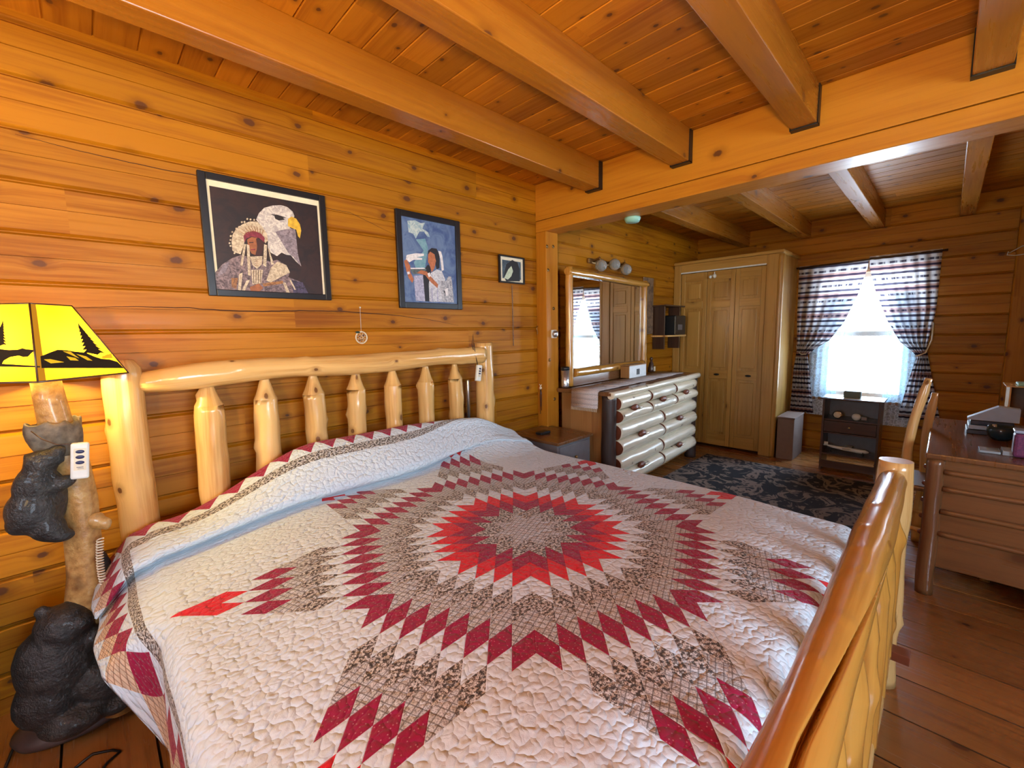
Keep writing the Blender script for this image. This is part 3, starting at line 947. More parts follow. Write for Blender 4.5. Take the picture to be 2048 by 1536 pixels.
mb.lathe([(.012, 1.268), (.013, 1.30), (.001, 1.30)], (-.108, 2.05, 0), 16)
obj('socket', mb, 'white', lamp)
gb = G('bulb_glow'); gb.fin((1, .9, .6), .3, None, Emission_Color=(1, .8, .4, 1), Emission_Strength=6.0)
mb = MB(); mb.ell((-.108, 2.05, 1.345), (.026, .026, .032)); obj('bulb', mb, gb.m, lamp)
# shade: a square pyramid turned a corner to the room
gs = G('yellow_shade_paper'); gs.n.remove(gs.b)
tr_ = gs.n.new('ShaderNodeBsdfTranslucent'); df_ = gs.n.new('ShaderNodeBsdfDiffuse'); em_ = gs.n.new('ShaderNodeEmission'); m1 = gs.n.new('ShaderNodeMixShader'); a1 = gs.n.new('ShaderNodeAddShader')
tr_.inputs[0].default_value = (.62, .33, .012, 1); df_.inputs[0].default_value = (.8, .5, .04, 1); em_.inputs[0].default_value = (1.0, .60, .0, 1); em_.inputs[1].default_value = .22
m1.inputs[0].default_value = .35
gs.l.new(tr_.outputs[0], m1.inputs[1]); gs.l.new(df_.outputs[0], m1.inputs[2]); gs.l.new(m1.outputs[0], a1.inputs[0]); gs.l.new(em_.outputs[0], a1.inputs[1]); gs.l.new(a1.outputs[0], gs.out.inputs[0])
LC = Vector((-.112, 2.05, 0)); DB, DT, ZB0, ZT0 = .207, .088, 1.246, 1.478
dirs = [Vector((0, -1, 0)), Vector((1, 0, 0)), Vector((0, 1, 0)), Vector((-1, 0, 0))]
cb = [LC + d * DB + Vector((0, 0, ZB0)) for d in dirs]; ct = [LC + d * DT + Vector((0, 0, ZT0)) for d in dirs]
mb = MB()
for i in range(4):
    k = (i + 1) % 4; mb.quad([cb[i], cb[k], ct[k], ct[i]])
shade = obj('lamp_shade', mb, gs.m, lamp)
gt = G('seam_tape_backlit_glow'); gt.n.remove(gt.b); tt = gt.n.new('ShaderNodeEmission'); tt.inputs[0].default_value = (.75, .30, .02, 1); tt.inputs[1].default_value = .8; gt.l.new(tt.outputs[0], gt.out.inputs[0]); seam_m = gt.m; MAT['seam'] = seam_m  # emission stands in for bulb light shining through the tape
mb = MB()
for i in range(4):
    mb.tube([cb[i], cb[(i + 1) % 4]], .0028, 8); mb.tube([ct[i], ct[(i + 1) % 4]], .0022, 8)
    mb.tube([cb[i], ct[i]], .0024, 8)
obj('wire_frame', mb, 'darkwood', shade)
e1 = (cb[1] - cb[0]).normalized(); n1_ = e1.cross(ct[0] - cb[0]).normalized()
if n1_.y > 0: n1_ = -n1_
mb = MB(); w_ = .022
mb.poly([cb[0] + e1 * .001, cb[0] + e1 * w_, ct[0] + e1 * w_ * .75, ct[0] + e1 * .001], n1_, .0006)
obj('seam_strip', mb, seam_m, shade)
e3 = (cb[3] - cb[0]).normalized(); n3_ = e3.cross(ct[0] - cb[0]).normalized()
if n3_.y > 0: n3_ = -n3_
inkm = plain('black_print_ink', (.012, .008, .003), .6)
LZ = lambda pts: [(p[0] / 6.4, 580 + p[1] / 6.4) for p in pts]
def prints(polys, p0, n, name='silhouette_print', mats=None, parent=None, th=.0006, order=.00025):
    mb = MB()
    for k, it in enumerate(polys):
        pts, mi = (it, 0) if not (isinstance(it, tuple) and isinstance(it[1], int)) else it
        off = Vector(n) * (k * order + .0003)
        mb.poly([hit(x, y, Vector(p0), Vector(n)) + off for x, y in pts], n, th, mi)
    return obj(name, mb, mats or inkm, parent, recalc=False)
def tree(x, y0, y1, w, lean=0, n=9):
    L = []; Rr = []
    for i in range(n):
        t = i / n; yy = y0 + (y1 - y0) * t; ww = w * (t + .06)
        L += [(x + lean * t - ww, yy + (y1 - y0) * .07), (x + lean * t - ww * .55, yy + (y1 - y0) * .05)]
        Rr += [(x + lean * t + ww, yy + (y1 - y0) * .06), (x + lean * t + ww * .6, yy + (y1 - y0) * .04)]
    return [(x, y0 - 10)] + Rr + [(x + lean + w * .15, y1)] + L[::-1]
prints([LZ([(515, 850), (640, 800), (730, 765), (830, 770), (930, 785), (1100, 805), (1200, 850), (1290, 880), (1400, 890), (1500, 920), (1580, 1000), (530, 1000)]),
        LZ(tree(1005, 430, 830, 150, 220))], cb[0], n1_, parent=shade)
prints([LZ([(-60, 750), (120, 770), (230, 765), (290, 745), (340, 760), (460, 768), (400, 810), (360, 855), (300, 860), (240, 840), (130, 860), (50, 905), (30, 945), (515, 975), (515, 992), (-60, 980)]),
        LZ(tree(40, 400, 720, 110, -60))], cb[0], n3_, parent=shade)
glow = plain('yellow_gap', (.95, .66, .02), .6)
for gp in ([(805, 785), (900, 790), (1010, 875), (940, 845)], [(850, 850), (960, 870), (1005, 905), (900, 900)], [(975, 820), (1100, 850), (1180, 905), (1120, 900)],
           [(560, 890), (640, 885), (820, 925), (650, 940)], [(1300, 850), (1420, 810), (1440, 870), (1310, 880)]):
    prints([LZ(gp)], cb[0] + n1_ * .0012, n1_, 'print_gap', glow, shade)


# remote controls of the adjustable bed
def controller(name, c, w, h, t, rx, label, cat='remote control', nb=3):
    root = thing(name, label, cat, (c[0], c[1], c[2] - h / 2))
    c = Vector(c); Rm = Matrix.Rotation(rx, 4, 'Y')
    def tr(mb):
        for v in mb.bm.verts: v.co = c + (Rm @ v.co.to_4d()).to_3d()
        return mb
    mb = MB(); mb.box((-w / 2, -t / 2, -h / 2), (w / 2, t / 2, h / 2), 'z', .006); obj('housing', tr(mb), 'white', root)
    mb = MB(); mb.box((-w * .33, -t / 2 - .0012, -h * .25), (w * .33, -t / 2 - .0002, h * .36), 'z'); obj('face_label', tr(mb), 'cream', root)
    for i in range(nb):
        mb = MB(); z = h * (.27 - .15 * i)
        mb.ell((0, -t / 2 - .002, z), (w * .24, .0022, h * .05)); obj('button', tr(mb), 'navy', root)
    mb = MB(); mb.box((-w * .18, -t / 2 - .0016, -h * .17), (w * .18, -t / 2 - .001, -h * .155), 'x'); mb.box((-w * .12, -t / 2 - .0016, -h * .21), (w * .2, -t / 2 - .001, -h * .20), 'x')
    obj('small_print', tr(mb), 'navy', root)
    return root


c1 = at(160, 921, 'y', 1.965)
ctl = controller('bed_remote', c1, .044, .118, .026, .10, 'white bed remote with three navy buttons hanging on the bear lamp')
mb = MB(); q0 = at(100, 885, 'y', 1.985); q1 = at(146, 888, 'y', 1.96); q2 = at(52, 855, 'y', 2.0)
mb.tube([q2, (q2 + q0) / 2 + Vector((.008, -.02, -.012)), q0 + Vector((.015, -.012, -.008)), q1, c1 + Vector((0, 0, .058))], .0018, 8); obj('hanging_cord', mb, 'darkwood', ctl)
mb = MB(); pa = at(200, 1078, 'y', 1.955); pb = at(226, 1215, 'y', 1.945); n = 420; pts = []
for i in range(n + 1):
    t = i / n; p = pa.lerp(pb, t); p.x -= .012 * sin(pi * t); a = t * 2 * pi * 27
    pts.append(p + Vector((cos(a) * .0085, sin(a) * .0085, 0)))
mb.tube(pts, .0022, 6); tag(obj('coiled_cord', mb, 'cream'), 'cream coiled cord hanging between the bear lamp and headboard post', 'cord')
c2 = at(957, 746, 'y', 2.125)
ctl2 = controller('bed_remote', c2, .040, .105, .022, .16, 'small white remote with three buttons hanging at the right headboard post')
mb = MB(); tp = at(946, 668, 'y', 2.15)
mb.tube([c2 + Vector((-.004, 0, .05)), at(952, 715, 'y', 2.12), at(948, 690, 'y', 2.13), tp, at(944, 690, 'y', 2.14), at(950, 712, 'y', 2.12)], .0022, 8); obj('hanging_cord', mb, 'black', ctl2)

# waste bin and cords at the left edge
binr = thing('waste_bin', 'dark green tapered bin with a black rim beside the bear lamp', 'bin', (-.47, 2.12, 0))
mb = MB(); t = bmesh.new(); bmesh.ops.create_cube(t, size=1)
for v in t.verts:
    k = .155 if v.co.z > 0 else .105
    v.co = Vector((-.47 + (1 if v.co.x > 0 else -1) * k, 2.12 + (1 if v.co.y > 0 else -1) * k * .8, .50 if v.co.z > 0 else .0))
bmesh.ops.bevel(t, geom=list(t.edges), offset=.02, segments=3, affect='EDGES'); mb._merge(t, 'z'); obj('bin_body', mb, 'bin', binr)
mb = MB(); mb.box((-.635, 1.985, .485), (-.305, 2.255, .515), 'x', .008); obj('bin_rim', mb, 'blackplastic', binr)
mb = MB()
mb.tube([at(150, 1536, 'z', .006), at(185, 1508, 'z', .006), at(225, 1500, 'z', .006), at(240, 1503, 'z', .006), at(215, 1525, 'z', .006), at(200, 1545, 'z', .006)], .004, 8)
tag(obj('power_cord', mb, 'black'), 'black power cord looped on the floor boards in front of the lamp', 'cord')
mb = MB(); mb.tube([at(10, 1536, 'z', .006), at(25, 1500, 'z', .01), at(50, 1470, 'z', .03), at(78, 1455, 'z', .012)], .004, 8)
tag(obj('power_cord', mb, 'black'), 'black cord running from the lamp base to the lower left picture corner', 'cord')
mb = MB(); pp = at(262, 1335, 'z', .02)
mb.tube([pp + Vector((.03 * cos(a * .5), .05 * sin(a * .5), .01 * sin(a))) for a in range(0, 14)], .004, 8)
tag(obj('power_cord', mb, 'black'), 'short black cord bunched on the floor under the quilt corner', 'cord')


# ------------------------------------------------------------------ pictures
def picture(name, x0, x1, z0, z1, fwid, label, mat_w=0.0, mats=(), polys=(), ground=None, crop=None, frame_m='blackframe', d=.02, mat_sides=None):
    root = thing(name, label, 'picture', ((x0 + x1) / 2, YW, z0))
    yb, yf = YW - .003, YW - .003 - d
    mb = MB()
    mb.box((x0, yf, z0), (x0 + fwid, yb, z1), 'z', .003); mb.box((x1 - fwid, yf, z0), (x1, yb, z1), 'z', .003)
    mb.box((x0 + fwid, yf, z0), (x1 - fwid, yb, z0 + fwid), 'x', .003); mb.box((x0 + fwid, yf, z1 - fwid), (x1 - fwid, yb, z1), 'x', .003)
    obj('frame', mb, frame_m, root)
    yp = YW - .012
    if mat_w:
        mb = MB(); mb.box((x0 + fwid * .9, yp, z0 + fwid * .9), (x1 - fwid * .9, yb, z1 - fwid * .9), 'x'); obj('mount', mb, 'cream', root)
    l, r_, b, t_ = mat_sides or (mat_w, mat_w, mat_w, mat_w)
    mb = MB(); mb.box((x0 + fwid + l, yp - .0008, z0 + fwid + b), (x1 - fwid - r_, yp, z1 - fwid - t_), 'x'); pr = obj('print', mb, ground, root)
    if polys:
        cx, cy, sc = crop
        prints([([(cx + px / sc, cy + py / sc) for px, py in pts], mi) for pts, mi in polys], (0, yp - .001, 0), (0, -1, 0), 'painted_figures', list(mats), pr, .0002, .00012)
    return root


def art(name, c, c2, scale=60, rough=.5):
    g = G(name); n1, _ = g.noise(g.obj(), scale, 4, .65, 1.2); return g.fin(g.mix(g.mr(n1, .35, .65), c, c2), rough)


gm1 = art('dark_maroon_ground', (.030, .010, .008), (.012, .005, .006), 12)
A1 = [art('eagle_white', (.68, .64, .60), (.38, .34, .36), 55), art('lavender_grey', (.30, .25, .30), (.14, .11, .14), 70), plain('beak_yellow', (.62, .38, .03), .5, 0, .25, 60),
      plain('eye_dark', (.02, .012, .012), .5), art('feather_cream', (.66, .56, .42), (.35, .27, .19), 75), plain('band_crimson', (.20, .02, .04), .5, 0, .3, 90),
      plain('face_warm', (.30, .10, .035), .5, 0, .25, 60), plain('face_shadow_brown', (.045, .012, .010), .5), art('robe_mauve', (.28, .20, .22), (.06, .04, .05), 60),
      art('pipe_ochre', (.38, .17, .05), (.15, .06, .03), 60), art('robe_blue', (.08, .06, .13), (.02, .015, .03), 60)]
def disc(x, y, r, n=8): return [(x + r * cos(2 * pi * i / n), y + r * sin(2 * pi * i / n)) for i in range(n)]
P1 = [([(670, 600), (700, 530), (760, 470), (850, 445), (940, 440), (1010, 460), (1070, 510), (1090, 560), (1060, 640), (1040, 690), (1100, 720), (1110, 800), (1120, 900), (1130, 1000), (1165, 1110), (1100, 1050), (1050, 990), (1000, 985), (950, 960), (900, 1000), (830, 960), (800, 900), (800, 820), (780, 740), (720, 660)], 0),
      ([(880, 730), (1000, 705), (1095, 700), (1110, 800), (1125, 960), (1160, 1110), (1080, 1010), (1020, 960), (960, 860)], 1),
      ([(1020, 590), (1060, 565), (1110, 590), (1150, 650), (1165, 720), (1150, 805), (1130, 780), (1110, 710), (1060, 690), (1020, 670)], 2),
      ([(870, 560), (960, 575), (985, 600), (920, 610), (880, 590)], 3), ([(820, 540), (900, 545), (1010, 580), (960, 580), (880, 562)], 3),
      ([(220, 1180), (300, 1090), (410, 1020), (500, 990), (560, 1000), (620, 1040), (740, 1030), (820, 1060), (900, 1040), (1000, 1100), (1040, 1180), (1020, 1230), (1150, 1280), (1200, 1420), (400, 1390), (235, 1375)], 8),
      ([(410, 940), (400, 850), (410, 770), (450, 700), (520, 650), (600, 620), (680, 620), (740, 680), (790, 760), (800, 830), (770, 860), (740, 770), (640, 740), (545, 775), (540, 860), (500, 980), (440, 960)], 4),
      ([(530, 780), (560, 740), (640, 720), (720, 750), (765, 800), (760, 850), (700, 800), (620, 785), (560, 810), (545, 850)], 5),
      ([(570, 820), (620, 790), (680, 800), (680, 900), (665, 990), (620, 970), (585, 910)], 6), ([(668, 805), (750, 840), (745, 930), (710, 1000), (660, 995), (682, 900)], 7),
      ([(590, 848), (640, 845), (640, 856), (595, 858)], 7), ([(610, 925), (665, 920), (660, 935), (615, 935)], 5),
      ([(600, 1005), (740, 1000), (730, 1090), (680, 1140), (630, 1100)], 4), ([(615, 1150), (745, 1150), (725, 1300), (630, 1310)], 4)]
for xx in (640, 665, 690, 715): P1.append(([(xx, 1155), (xx + 7, 1155), (xx + 5, 1300), (xx, 1300)], 7))
for yy in (1025, 1045, 1065, 1085): P1.append(([(620, yy), (675, yy + 18), (730, yy), (675, yy + 24)], 9))
P1 += [([(535, 870), (560, 870), (520, 1110), (495, 1100)], 4), ([(565, 870), (595, 880), (610, 1215), (580, 1210)], 4), ([(755, 870), (788, 880), (780, 1120), (745, 1100)], 4), ([(795, 890), (820, 960), (865, 1090), (835, 1095)], 4),
       ([(780, 1270), (830, 1130), (900, 1060), (1000, 1100), (1040, 1180), (940, 1230), (830, 1290)], 4), ([(740, 1300), (960, 1270), (970, 1300), (750, 1335)], 9), ([(600, 1340), (700, 1300), (745, 1350), (700, 1392), (610, 1390)], 6),
       ([(1050, 1260), (1180, 1290), (1250, 1430), (1080, 1425)], 10), ([(960, 1290), (990, 1290), (1045, 1425), (1010, 1425)], 4), ([(1030, 1260), (1050, 1260), (1105, 1370), (1090, 1370)], 4),
       ([(405, 1060), (450, 1050), (450, 1180), (420, 1190)], 8), ([(395, 1240), (470, 1240), (450, 1360), (400, 1340)], 9), ([(480, 1200), (520, 1180), (500, 1380), (470, 1370)], 4), ([(560, 1270), (600, 1260), (540, 1390), (510, 1385)], 4), ([(300, 1100), (380, 1060), (330, 1180), (240, 1230)], 1)]
for k in range(9):
    xx = 425 + k * 38; 
    P1.append(([(470 + k * 34, 700 - 55 * sin(k / 8 * 3.1) + 20), (476 + k * 34, 700 - 55 * sin(k / 8 * 3.1) + 20), (560 + k * 22, 770 - 35 * sin(k / 8 * 3.1)), (552 + k * 22, 770 - 35 * sin(k / 8 * 3.1))], 9))
for (dx, dy) in ((570, 595), (605, 600), (645, 605), (510, 630), (540, 628), (480, 682), (450, 700), (405, 738), (388, 782), (385, 825), (375, 860), (385, 890), (425, 935), (428, 970)): P1.append((disc(dx, dy, 11), 4))
picture('framed_picture', .407, .950, 1.552, 2.086, .030, 'largest black framed picture, bald eagle behind a person in feather headdress', .012, A1, P1, gm1, (390, 330, 1536 / 280), mat_sides=(.012, .010, .0, .026))
gm2 = art('blue_ground', (.05, .09, .24), (.13, .20, .36), 9)
A2 = [art('smoke_pale', (.55, .62, .60), (.25, .38, .48), 40), art('smoke_teal', (.12, .28, .36), (.20, .36, .45), 30), plain('wing_white', (.72, .70, .74), .5, 0, .15, 80), plain('skin_copper', (.42, .14, .06), .5, 0, .25, 60),
      plain('bowl_dark', (.10, .12, .13), .5, 0, .4, 80), plain('hair_black', (.015, .014, .02), .5), art('dress_lavender', (.50, .50, .66), (.26, .27, .42), 60), art('dress_white', (.66, .68, .74), (.35, .37, .46), 60), art('wolf_grey', (.55, .55, .60), (.18, .19, .24), 80)]
P2 = [([(430, 480), (560, 470), (600, 600), (560, 880), (430, 880), (400, 800), (540, 640)], 1), ([(310, 220), (420, 215), (500, 255), (560, 245), (520, 330), (600, 380), (625, 450), (590, 440), (540, 370), (480, 370), (430, 470), (390, 400), (330, 380)], 0),
      ([(400, 990), (530, 980), (560, 1345), (430, 1335)], 6), ([(560, 880), (600, 830), (640, 870), (620, 1345), (560, 1345), (530, 990)], 5), ([(640, 950), (720, 900), (790, 920), (840, 1040), (850, 1355), (620, 1350), (610, 1100)], 7),
      ([(600, 640), (650, 600), (720, 610), (760, 700), (760, 880), (720, 900), (690, 780), (600, 700)], 5), ([(600, 690), (630, 650), (690, 690), (710, 780), (690, 880), (650, 940), (620, 830), (600, 800)], 3),
      ([(300, 700), (340, 690), (420, 675), (545, 680), (540, 710), (440, 730), (520, 745), (515, 765), (400, 765), (340, 800), (290, 760)], 2), ([(265, 780), (300, 760), (350, 850), (350, 930), (400, 1040), (380, 1090), (330, 1020), (300, 930)], 3),
      ([(350, 885), (560, 880), (580, 910), (470, 960), (400, 970), (370, 940)], 4), ([(350, 878), (540, 876), (560, 892), (360, 895)], 2), ([(440, 950), (500, 910), (580, 930), (640, 1000), (740, 1110), (730, 1160), (640, 1080), (560, 980)], 3),
      ([(590, 960), (620, 940), (640, 990), (610, 1010)], 2), ([(305, 935), (340, 930), (345, 960), (315, 970)], 2), ([(740, 640), (780, 650), (800, 720), (820, 910), (790, 920), (770, 760)], 2),
      ([(780, 1060), (850, 1060), (880, 1000), (920, 1000), (935, 1090), (960, 1360), (800, 1355), (770, 1150)], 8), ([(815, 1200), (850, 1200), (840, 1250)], 5), ([(830, 1180), (870, 1160), (880, 1260), (850, 1275)], 2), ([(640, 1150), (660, 1150), (670, 1345), (650, 1345)], 6), ([(720, 1180), (735, 1180), (745, 1345), (725, 1345)], 6)]
picture('framed_picture', 1.357, 1.829, 1.524, 2.100, .036, 'blue painting in a black frame, a dark haired woman holding a white feather and bowl', 0, A2, P2, gm2, (770, 410, 1536 / 220))
gm3 = art('small_teal_ground', (.10, .15, .20), (.03, .05, .07), 20)
A3 = [plain('small_dark', (.012, .012, .014), .5), plain('small_pale_green', (.50, .58, .44), .5, 0, .2, 60)]
P3 = [([(1835, 680), (1850, 610), (1885, 585), (1915, 600), (1930, 640), (1930, 710), (1850, 710)], 0), ([(1838, 690), (1862, 640), (1880, 620), (1890, 650), (1880, 680), (1860, 700)], 1)]
picture('framed_picture', 2.183, 2.447, 1.730, 1.930, .012, 'smallest wall picture, white mounted dark print near the square post', .022, A3, P3, gm3, (380, 320, 2048 / 700))

# dreamcatcher
dc = thing('dreamcatcher', 'small round dreamcatcher hanging on the log wall above the headboard', 'dreamcatcher', tuple(at(723, 690, 'y', YW - .01)))
c = at(723, 675, 'y', YW - .008); r = .033
mb = MB(); mb.tube([c + Vector((cos(a) * r, 0, sin(a) * r)) for a in [2 * pi * i / 36 for i in range(37)]], .0032, 10, cap=(False, False)); obj('ring', mb, 'cream', dc)
mb = MB()
for k in range(3):
    rr = r * (1, .66, .38)[k]; r2 = r * (.66, .38, .16)[k]
    for i in range(8):
        a = 2 * pi * (i + k * .5) / 8
        for d in (-.5, .5): mb.tube([c + Vector((cos(a) * rr, 0, sin(a) * rr)), c + Vector((cos(a + d * 2 * pi / 8) * r2, 0, sin(a + d * 2 * pi / 8) * r2))], .0008, 5)
obj('web', mb, 'cream', dc)
for (dx, dz, m) in ((-.012, .006, 'scoop'), (.012, .012, 'navy'), (.003, -.012, 'brass'), (-.01, -.016, 'scoop')):
    mb = MB(); mb.ell(c + Vector((dx, -.001, dz)), .0042); obj('bead', mb, m, dc)
mb = MB(); mb.tube([c + Vector((0, 0, r)), at(720, 615, 'y', YW - .008)], .001, 6); mb.ell(at(720, 615, 'y', YW - .010), .005); obj('hanging_string', mb, 'white', dc)
mb = MB(); mb.ell(c + Vector((-.022, -.003, .030)), (.014, .002, .006)); obj('leaf', mb, 'bin', dc)

# beaded string under the small picture
mb = MB(); pa, pb = at(1024, 572, 'y', YW - .008), at(1027, 690, 'y', YW - .008)
for i in range(34):
    mb.ell(pa.lerp(pb, i / 33), (.0045, .0045, .006), seg=8)
mb.tube([pa, pb], .0012, 6)
tag(obj('bead_string', mb, 'cardboard'), 'thin beaded string hanging down the wall below the smallest picture', 'string')

# things on the square post
th = thing('thermostat', 'round white thermostat dial on the side of the square post', 'thermostat', tuple(at(1107, 682, 'y', 2.232)))
c = at(1107, 668, 'y', 2.232)
mb = MB(); mb.box((c.x - .030, 2.222, c.z - .032), (c.x + .030, 2.235, c.z + .032), 'x', .003); obj('back_plate', mb, 'white', th)
mb = MB(); mb.lathe([(.0, -.028), (.018, -.028), (.026, -.022), (.028, -.008), (.028, 0)], (c.x, 2.224, c.z), 28, axis='y'); obj('dial', mb, 'steel', th)
mb = MB(); c = at(1076, 655, 'x', 2.597); mb.tube([c + Vector((0, 0, .01)), c + Vector((-.012, 0, .012)), c + Vector((-.016, 0, -.005)), c + Vector((-.004, 0, -.045)), c + Vector((-.014, 0, -.055))], .003, 8)
tag(obj('wall_hook', mb, 'brass'), 'old brass hook on the front of the square post', 'hook')
hg = thing('hanging_ornament', 'small twisted ornament with dangling cords on the square post', 'ornament', tuple(at(1082, 835, 'x', 2.59)))
c = at(1081, 772, 'x', 2.592)
mb = MB(); mb.tube([c + Vector((0, -.012, .012)), c, c + Vector((0, .014, -.02))], .0035, 8); mb.tube([c + Vector((0, .012, .014)), c, c + Vector((0, -.014, -.02))], .0035, 8); mb.ell(c + Vector((-.003, 0, -.018)), (.006, .010, .010)); obj('knot', mb, 'cream', hg)
mb = MB()
for dy, L in ((-.012, .13), (.006, .16), (-.002, .10)): mb.tube([c + Vector((0, dy * .3, -.02)), c + Vector((0, dy, -.07)), c + Vector((0, dy * .8, -.07 - L))], .0022, 6)
obj('tassel', mb, 'darkwood', hg)
# small teal alarm under the girder
c = at(1265, 437, 'z', 2.135); mb = MB(); mb.lathe([(0, -.028), (.045, -.026), (.055, -.006), (.055, .004), (0, .004)], (c.x, c.y, 2.136), 24)
tag(obj('smoke_alarm', mb, 'teal'), 'small pale teal disc alarm under the girder', 'alarm')
# silver rod behind the headboard
c = at(936, 790, 'y', 2.285); mb = MB(); mb.lathe([(.0, -.30), (.013, -.30), (.013, .10), (.011, .106), (0, .106)], (c.x, 2.285, c.z + .0), 18)
tag(obj('silver_tube', mb, 'steel'), 'upright silver tube between the last spindle and the right headboard post', 'tube')

# ------------------------------------------------------------------ nightstand
ns = thing('nightstand', 'low brown nightstand with a grey side between bed and dresser', 'nightstand', (2.44, 2.06, 0))
mb = MB(); mb.box((2.235, 1.83, .578), (2.655, 2.30, .60), 'y', .004); obj('table_top', mb, 'desk', ns)
mb = MB(); mb.box((2.25, 1.85, .08), (2.64, 2.29, .578), 'z', .003); obj('body', mb, 'grey', ns)
for k, z in enumerate((.36, .12)):
    mb = MB(); mb.box((2.27, 1.84, z), (2.62, 1.85, z + .2), 'x', .003); d = obj('drawer', mb, 'grey', ns)
    mb = MB(); mb.ell((2.445, 1.832, z + .1), .012); obj('knob', mb, 'brass', d)
for (x, y) in ((2.265, 1.865), (2.625, 1.865), (2.265, 2.27), (2.625, 2.27)):
    mb = MB(); mb.box((x - .018, y - .018, 0), (x + .018, y + .018, .08), 'z', .002); obj('leg', mb, 'darkwood', ns)
c = at(1087, 866, 'z', .606); mb = MB(); mb.box((c.x - .06, c.y - .03, .601), (c.x + .05, c.y + .03, .622), 'x', .006)
tag(obj('black_case', mb, 'blackplastic'), 'flat black case lying on the nightstand', 'case')

# ------------------------------------------------------------------ dresser (local frame)
DA = R(3.0); DO = Vector((2.735, 1.725, 0))
dex = Vector((cos(DA), sin(DA), 0)); dey = Vector((-sin(DA), cos(DA), 0))
dr = thing('log_dresser', 'log dresser with seven pale half log drawers standing past the square post', 'dresser', tuple(DO), DA)
mb = MB(); mb.box((.05, .07, .06), (1.80, .49, .870), 'z', .004); obj('body', mb, 'dresser', dr, local=True)
mb = MB(); mb.box((0, .0, .872), (1.85, .50, .905), 'x', .006); obj('top_board', mb, 'desk', dr, local=True)
mb = MB(); mb.log((.0, .008, .880), (1.85, .008, .880), .027, seed=4.1, wob=.002, seg=18); obj('front_edge', mb, 'drawer', dr, local=True)
for x in (.062, 1.79):
    mb = MB(); mb.log((x, .055, 0), (x, .055, .868), .056, seed=x * 3, rough=.10, seg=20, wob=.003); obj('corner_post', mb, 'bark', dr, local=True)
for x in (.08, 1.78):
    mb = MB(); mb.box((x - .025, .44, 0), (x + .025, .49, .06), 'z'); obj('leg', mb, 'bark', dr, local=True)


def half_log(mb, x0, x1, zc, h, b, sd, mi=0, me=1):
    n = max(8, int((x1 - x0) / .03)); m = 14; rings = []
    for i in range(n + 1):
        x = x0 + (x1 - x0) * i / n; ring = []
        for j in range(m + 1):
            a = -pi / 2 + pi * j / m
            k = 1 + .10 * noise.noise(Vector((x * 4 + sd, a, sd))) + .05 * noise.noise(Vector((x * 14, a * 2, sd)))
            ring.append(mb.bm.verts.new(Vector((x, .045 - b * cos(a) ** .8 * k if cos(a) > 0 else .045, zc + h / 2 * sin(a)))))
        rings.append(ring)
    for i in range(n):
        for j in range(m):
            f = mb.bm.faces.new((rings[i][j], rings[i + 1][j], rings[i + 1][j + 1], rings[i][j + 1])); f.smooth = True; f.material_index = mi
            xs_ = (x0 + (x1 - x0) * i / n, x0 + (x1 - x0) * (i + 1) / n)
            for l, (uu, vv) in zip(f.loops, ((j, xs_[0]), (j, xs_[1]), (j + 1, xs_[1]), (j + 1, xs_[0]))): l[mb.uvl].uv = (uu * .012 + sd, vv)
    for e in (0, n):
        f = mb.bm.faces.new(rings[e]); f.material_index = me


def drawers(root, x0, x1, rows, mats=('drawer', 'scoop'), face='drawer'):
    k = 0
    for (za, zb, n) in rows:
        w = (x1 - x0) / n
        for i in range(n):
            a, b = x0 + w * i + .013, x0 + w * (i + 1) - .013; k += 1; zm = (za + zb) / 2; hh = (zb - za) / 2
            mb = MB(); half_log(mb, a, b, zm + hh / 2, hh * .99, .068, k * 1.3); half_log(mb, a, b, zm - hh / 2, hh * .99, .078, k * 2.1 + .5)
            d = obj('drawer', mb, list(mats), root, local=True)
            mb = MB(); c = (a + b) / 2
            mb.ell((c - .03, -.018, zm - .004), (.058, .022, .026), squig=.25, seed=k)
            h = obj('drawer_pull', mb, 'scoop', d, local=True)
            mb = MB(); mb.ell((c + .055, -.022, zm - .016), (.055, .014, .012)); obj('pull_groove', mb, mats[0], d, local=True)


drawers(dr, .105, 1.745, [(.650, .855, 3), (.392, .636, 2), (.120, .372, 2)])
for z in (.642, .383, .112):
    mb = MB(); mb.log((.10, .04, z), (1.75, .04, z), .014, seed=z * 9, wob=.001, seg=12); obj('divider_strip', mb, 'drawer', dr, local=True)


def dl(x, y, z): return DO + dex * x + dey * y + Vector((0, 0, z))


def on_top(px, py, z=.905): return at(px, py, 'z', z)


# mirror
mr_ = thing('log_framed_mirror', 'large log framed mirror standing at the back of the dresser', 'mirror', tuple(dl(.72, .44, .905)), R(2.2))
def ml(mb, a, b, r, sd): return mb.log(a, b, r, seed=sd, wob=.002, seg=20, rough=.08, knots=K(2, .008, .014))
ox = .72  # local x origin of the mirror within the dresser
mb = MB(); ml(mb, (.105 - ox, 0, .01), (.105 - ox, 0, .975), .032, 1.1); obj('frame_post', mb, 'rail', mr_, local=True)
mb = MB(); ml(mb, (1.425 - ox, 0, .01), (1.425 - ox, 0, .96), .032, 2.3); obj('frame_post', mb, 'rail', mr_, local=True)
mb = MB(); ml(mb, (.06 - ox, -.01, .935), (1.47 - ox, -.01, .925), .028, 3.7); obj('frame_rail', mb, 'rail', mr_, local=True)
mb = MB(); ml(mb, (.15 - ox, -.005, .115), (1.40 - ox, -.005, .115), .036, 5.2); obj('frame_rail', mb, 'rail', mr_, local=True)
mb = MB(); mb.box((.12 - ox, -.012, .004), (1.41 - ox, .008, .085), 'x', .003); obj('base_board', mb, 'desk', mr_, local=True)
mb = MB(); mb.box((.12 - ox, .012, .10), (1.41 - ox, .022, .93), 'x'); obj('backing', mb, 'darkwood', mr_, local=True)
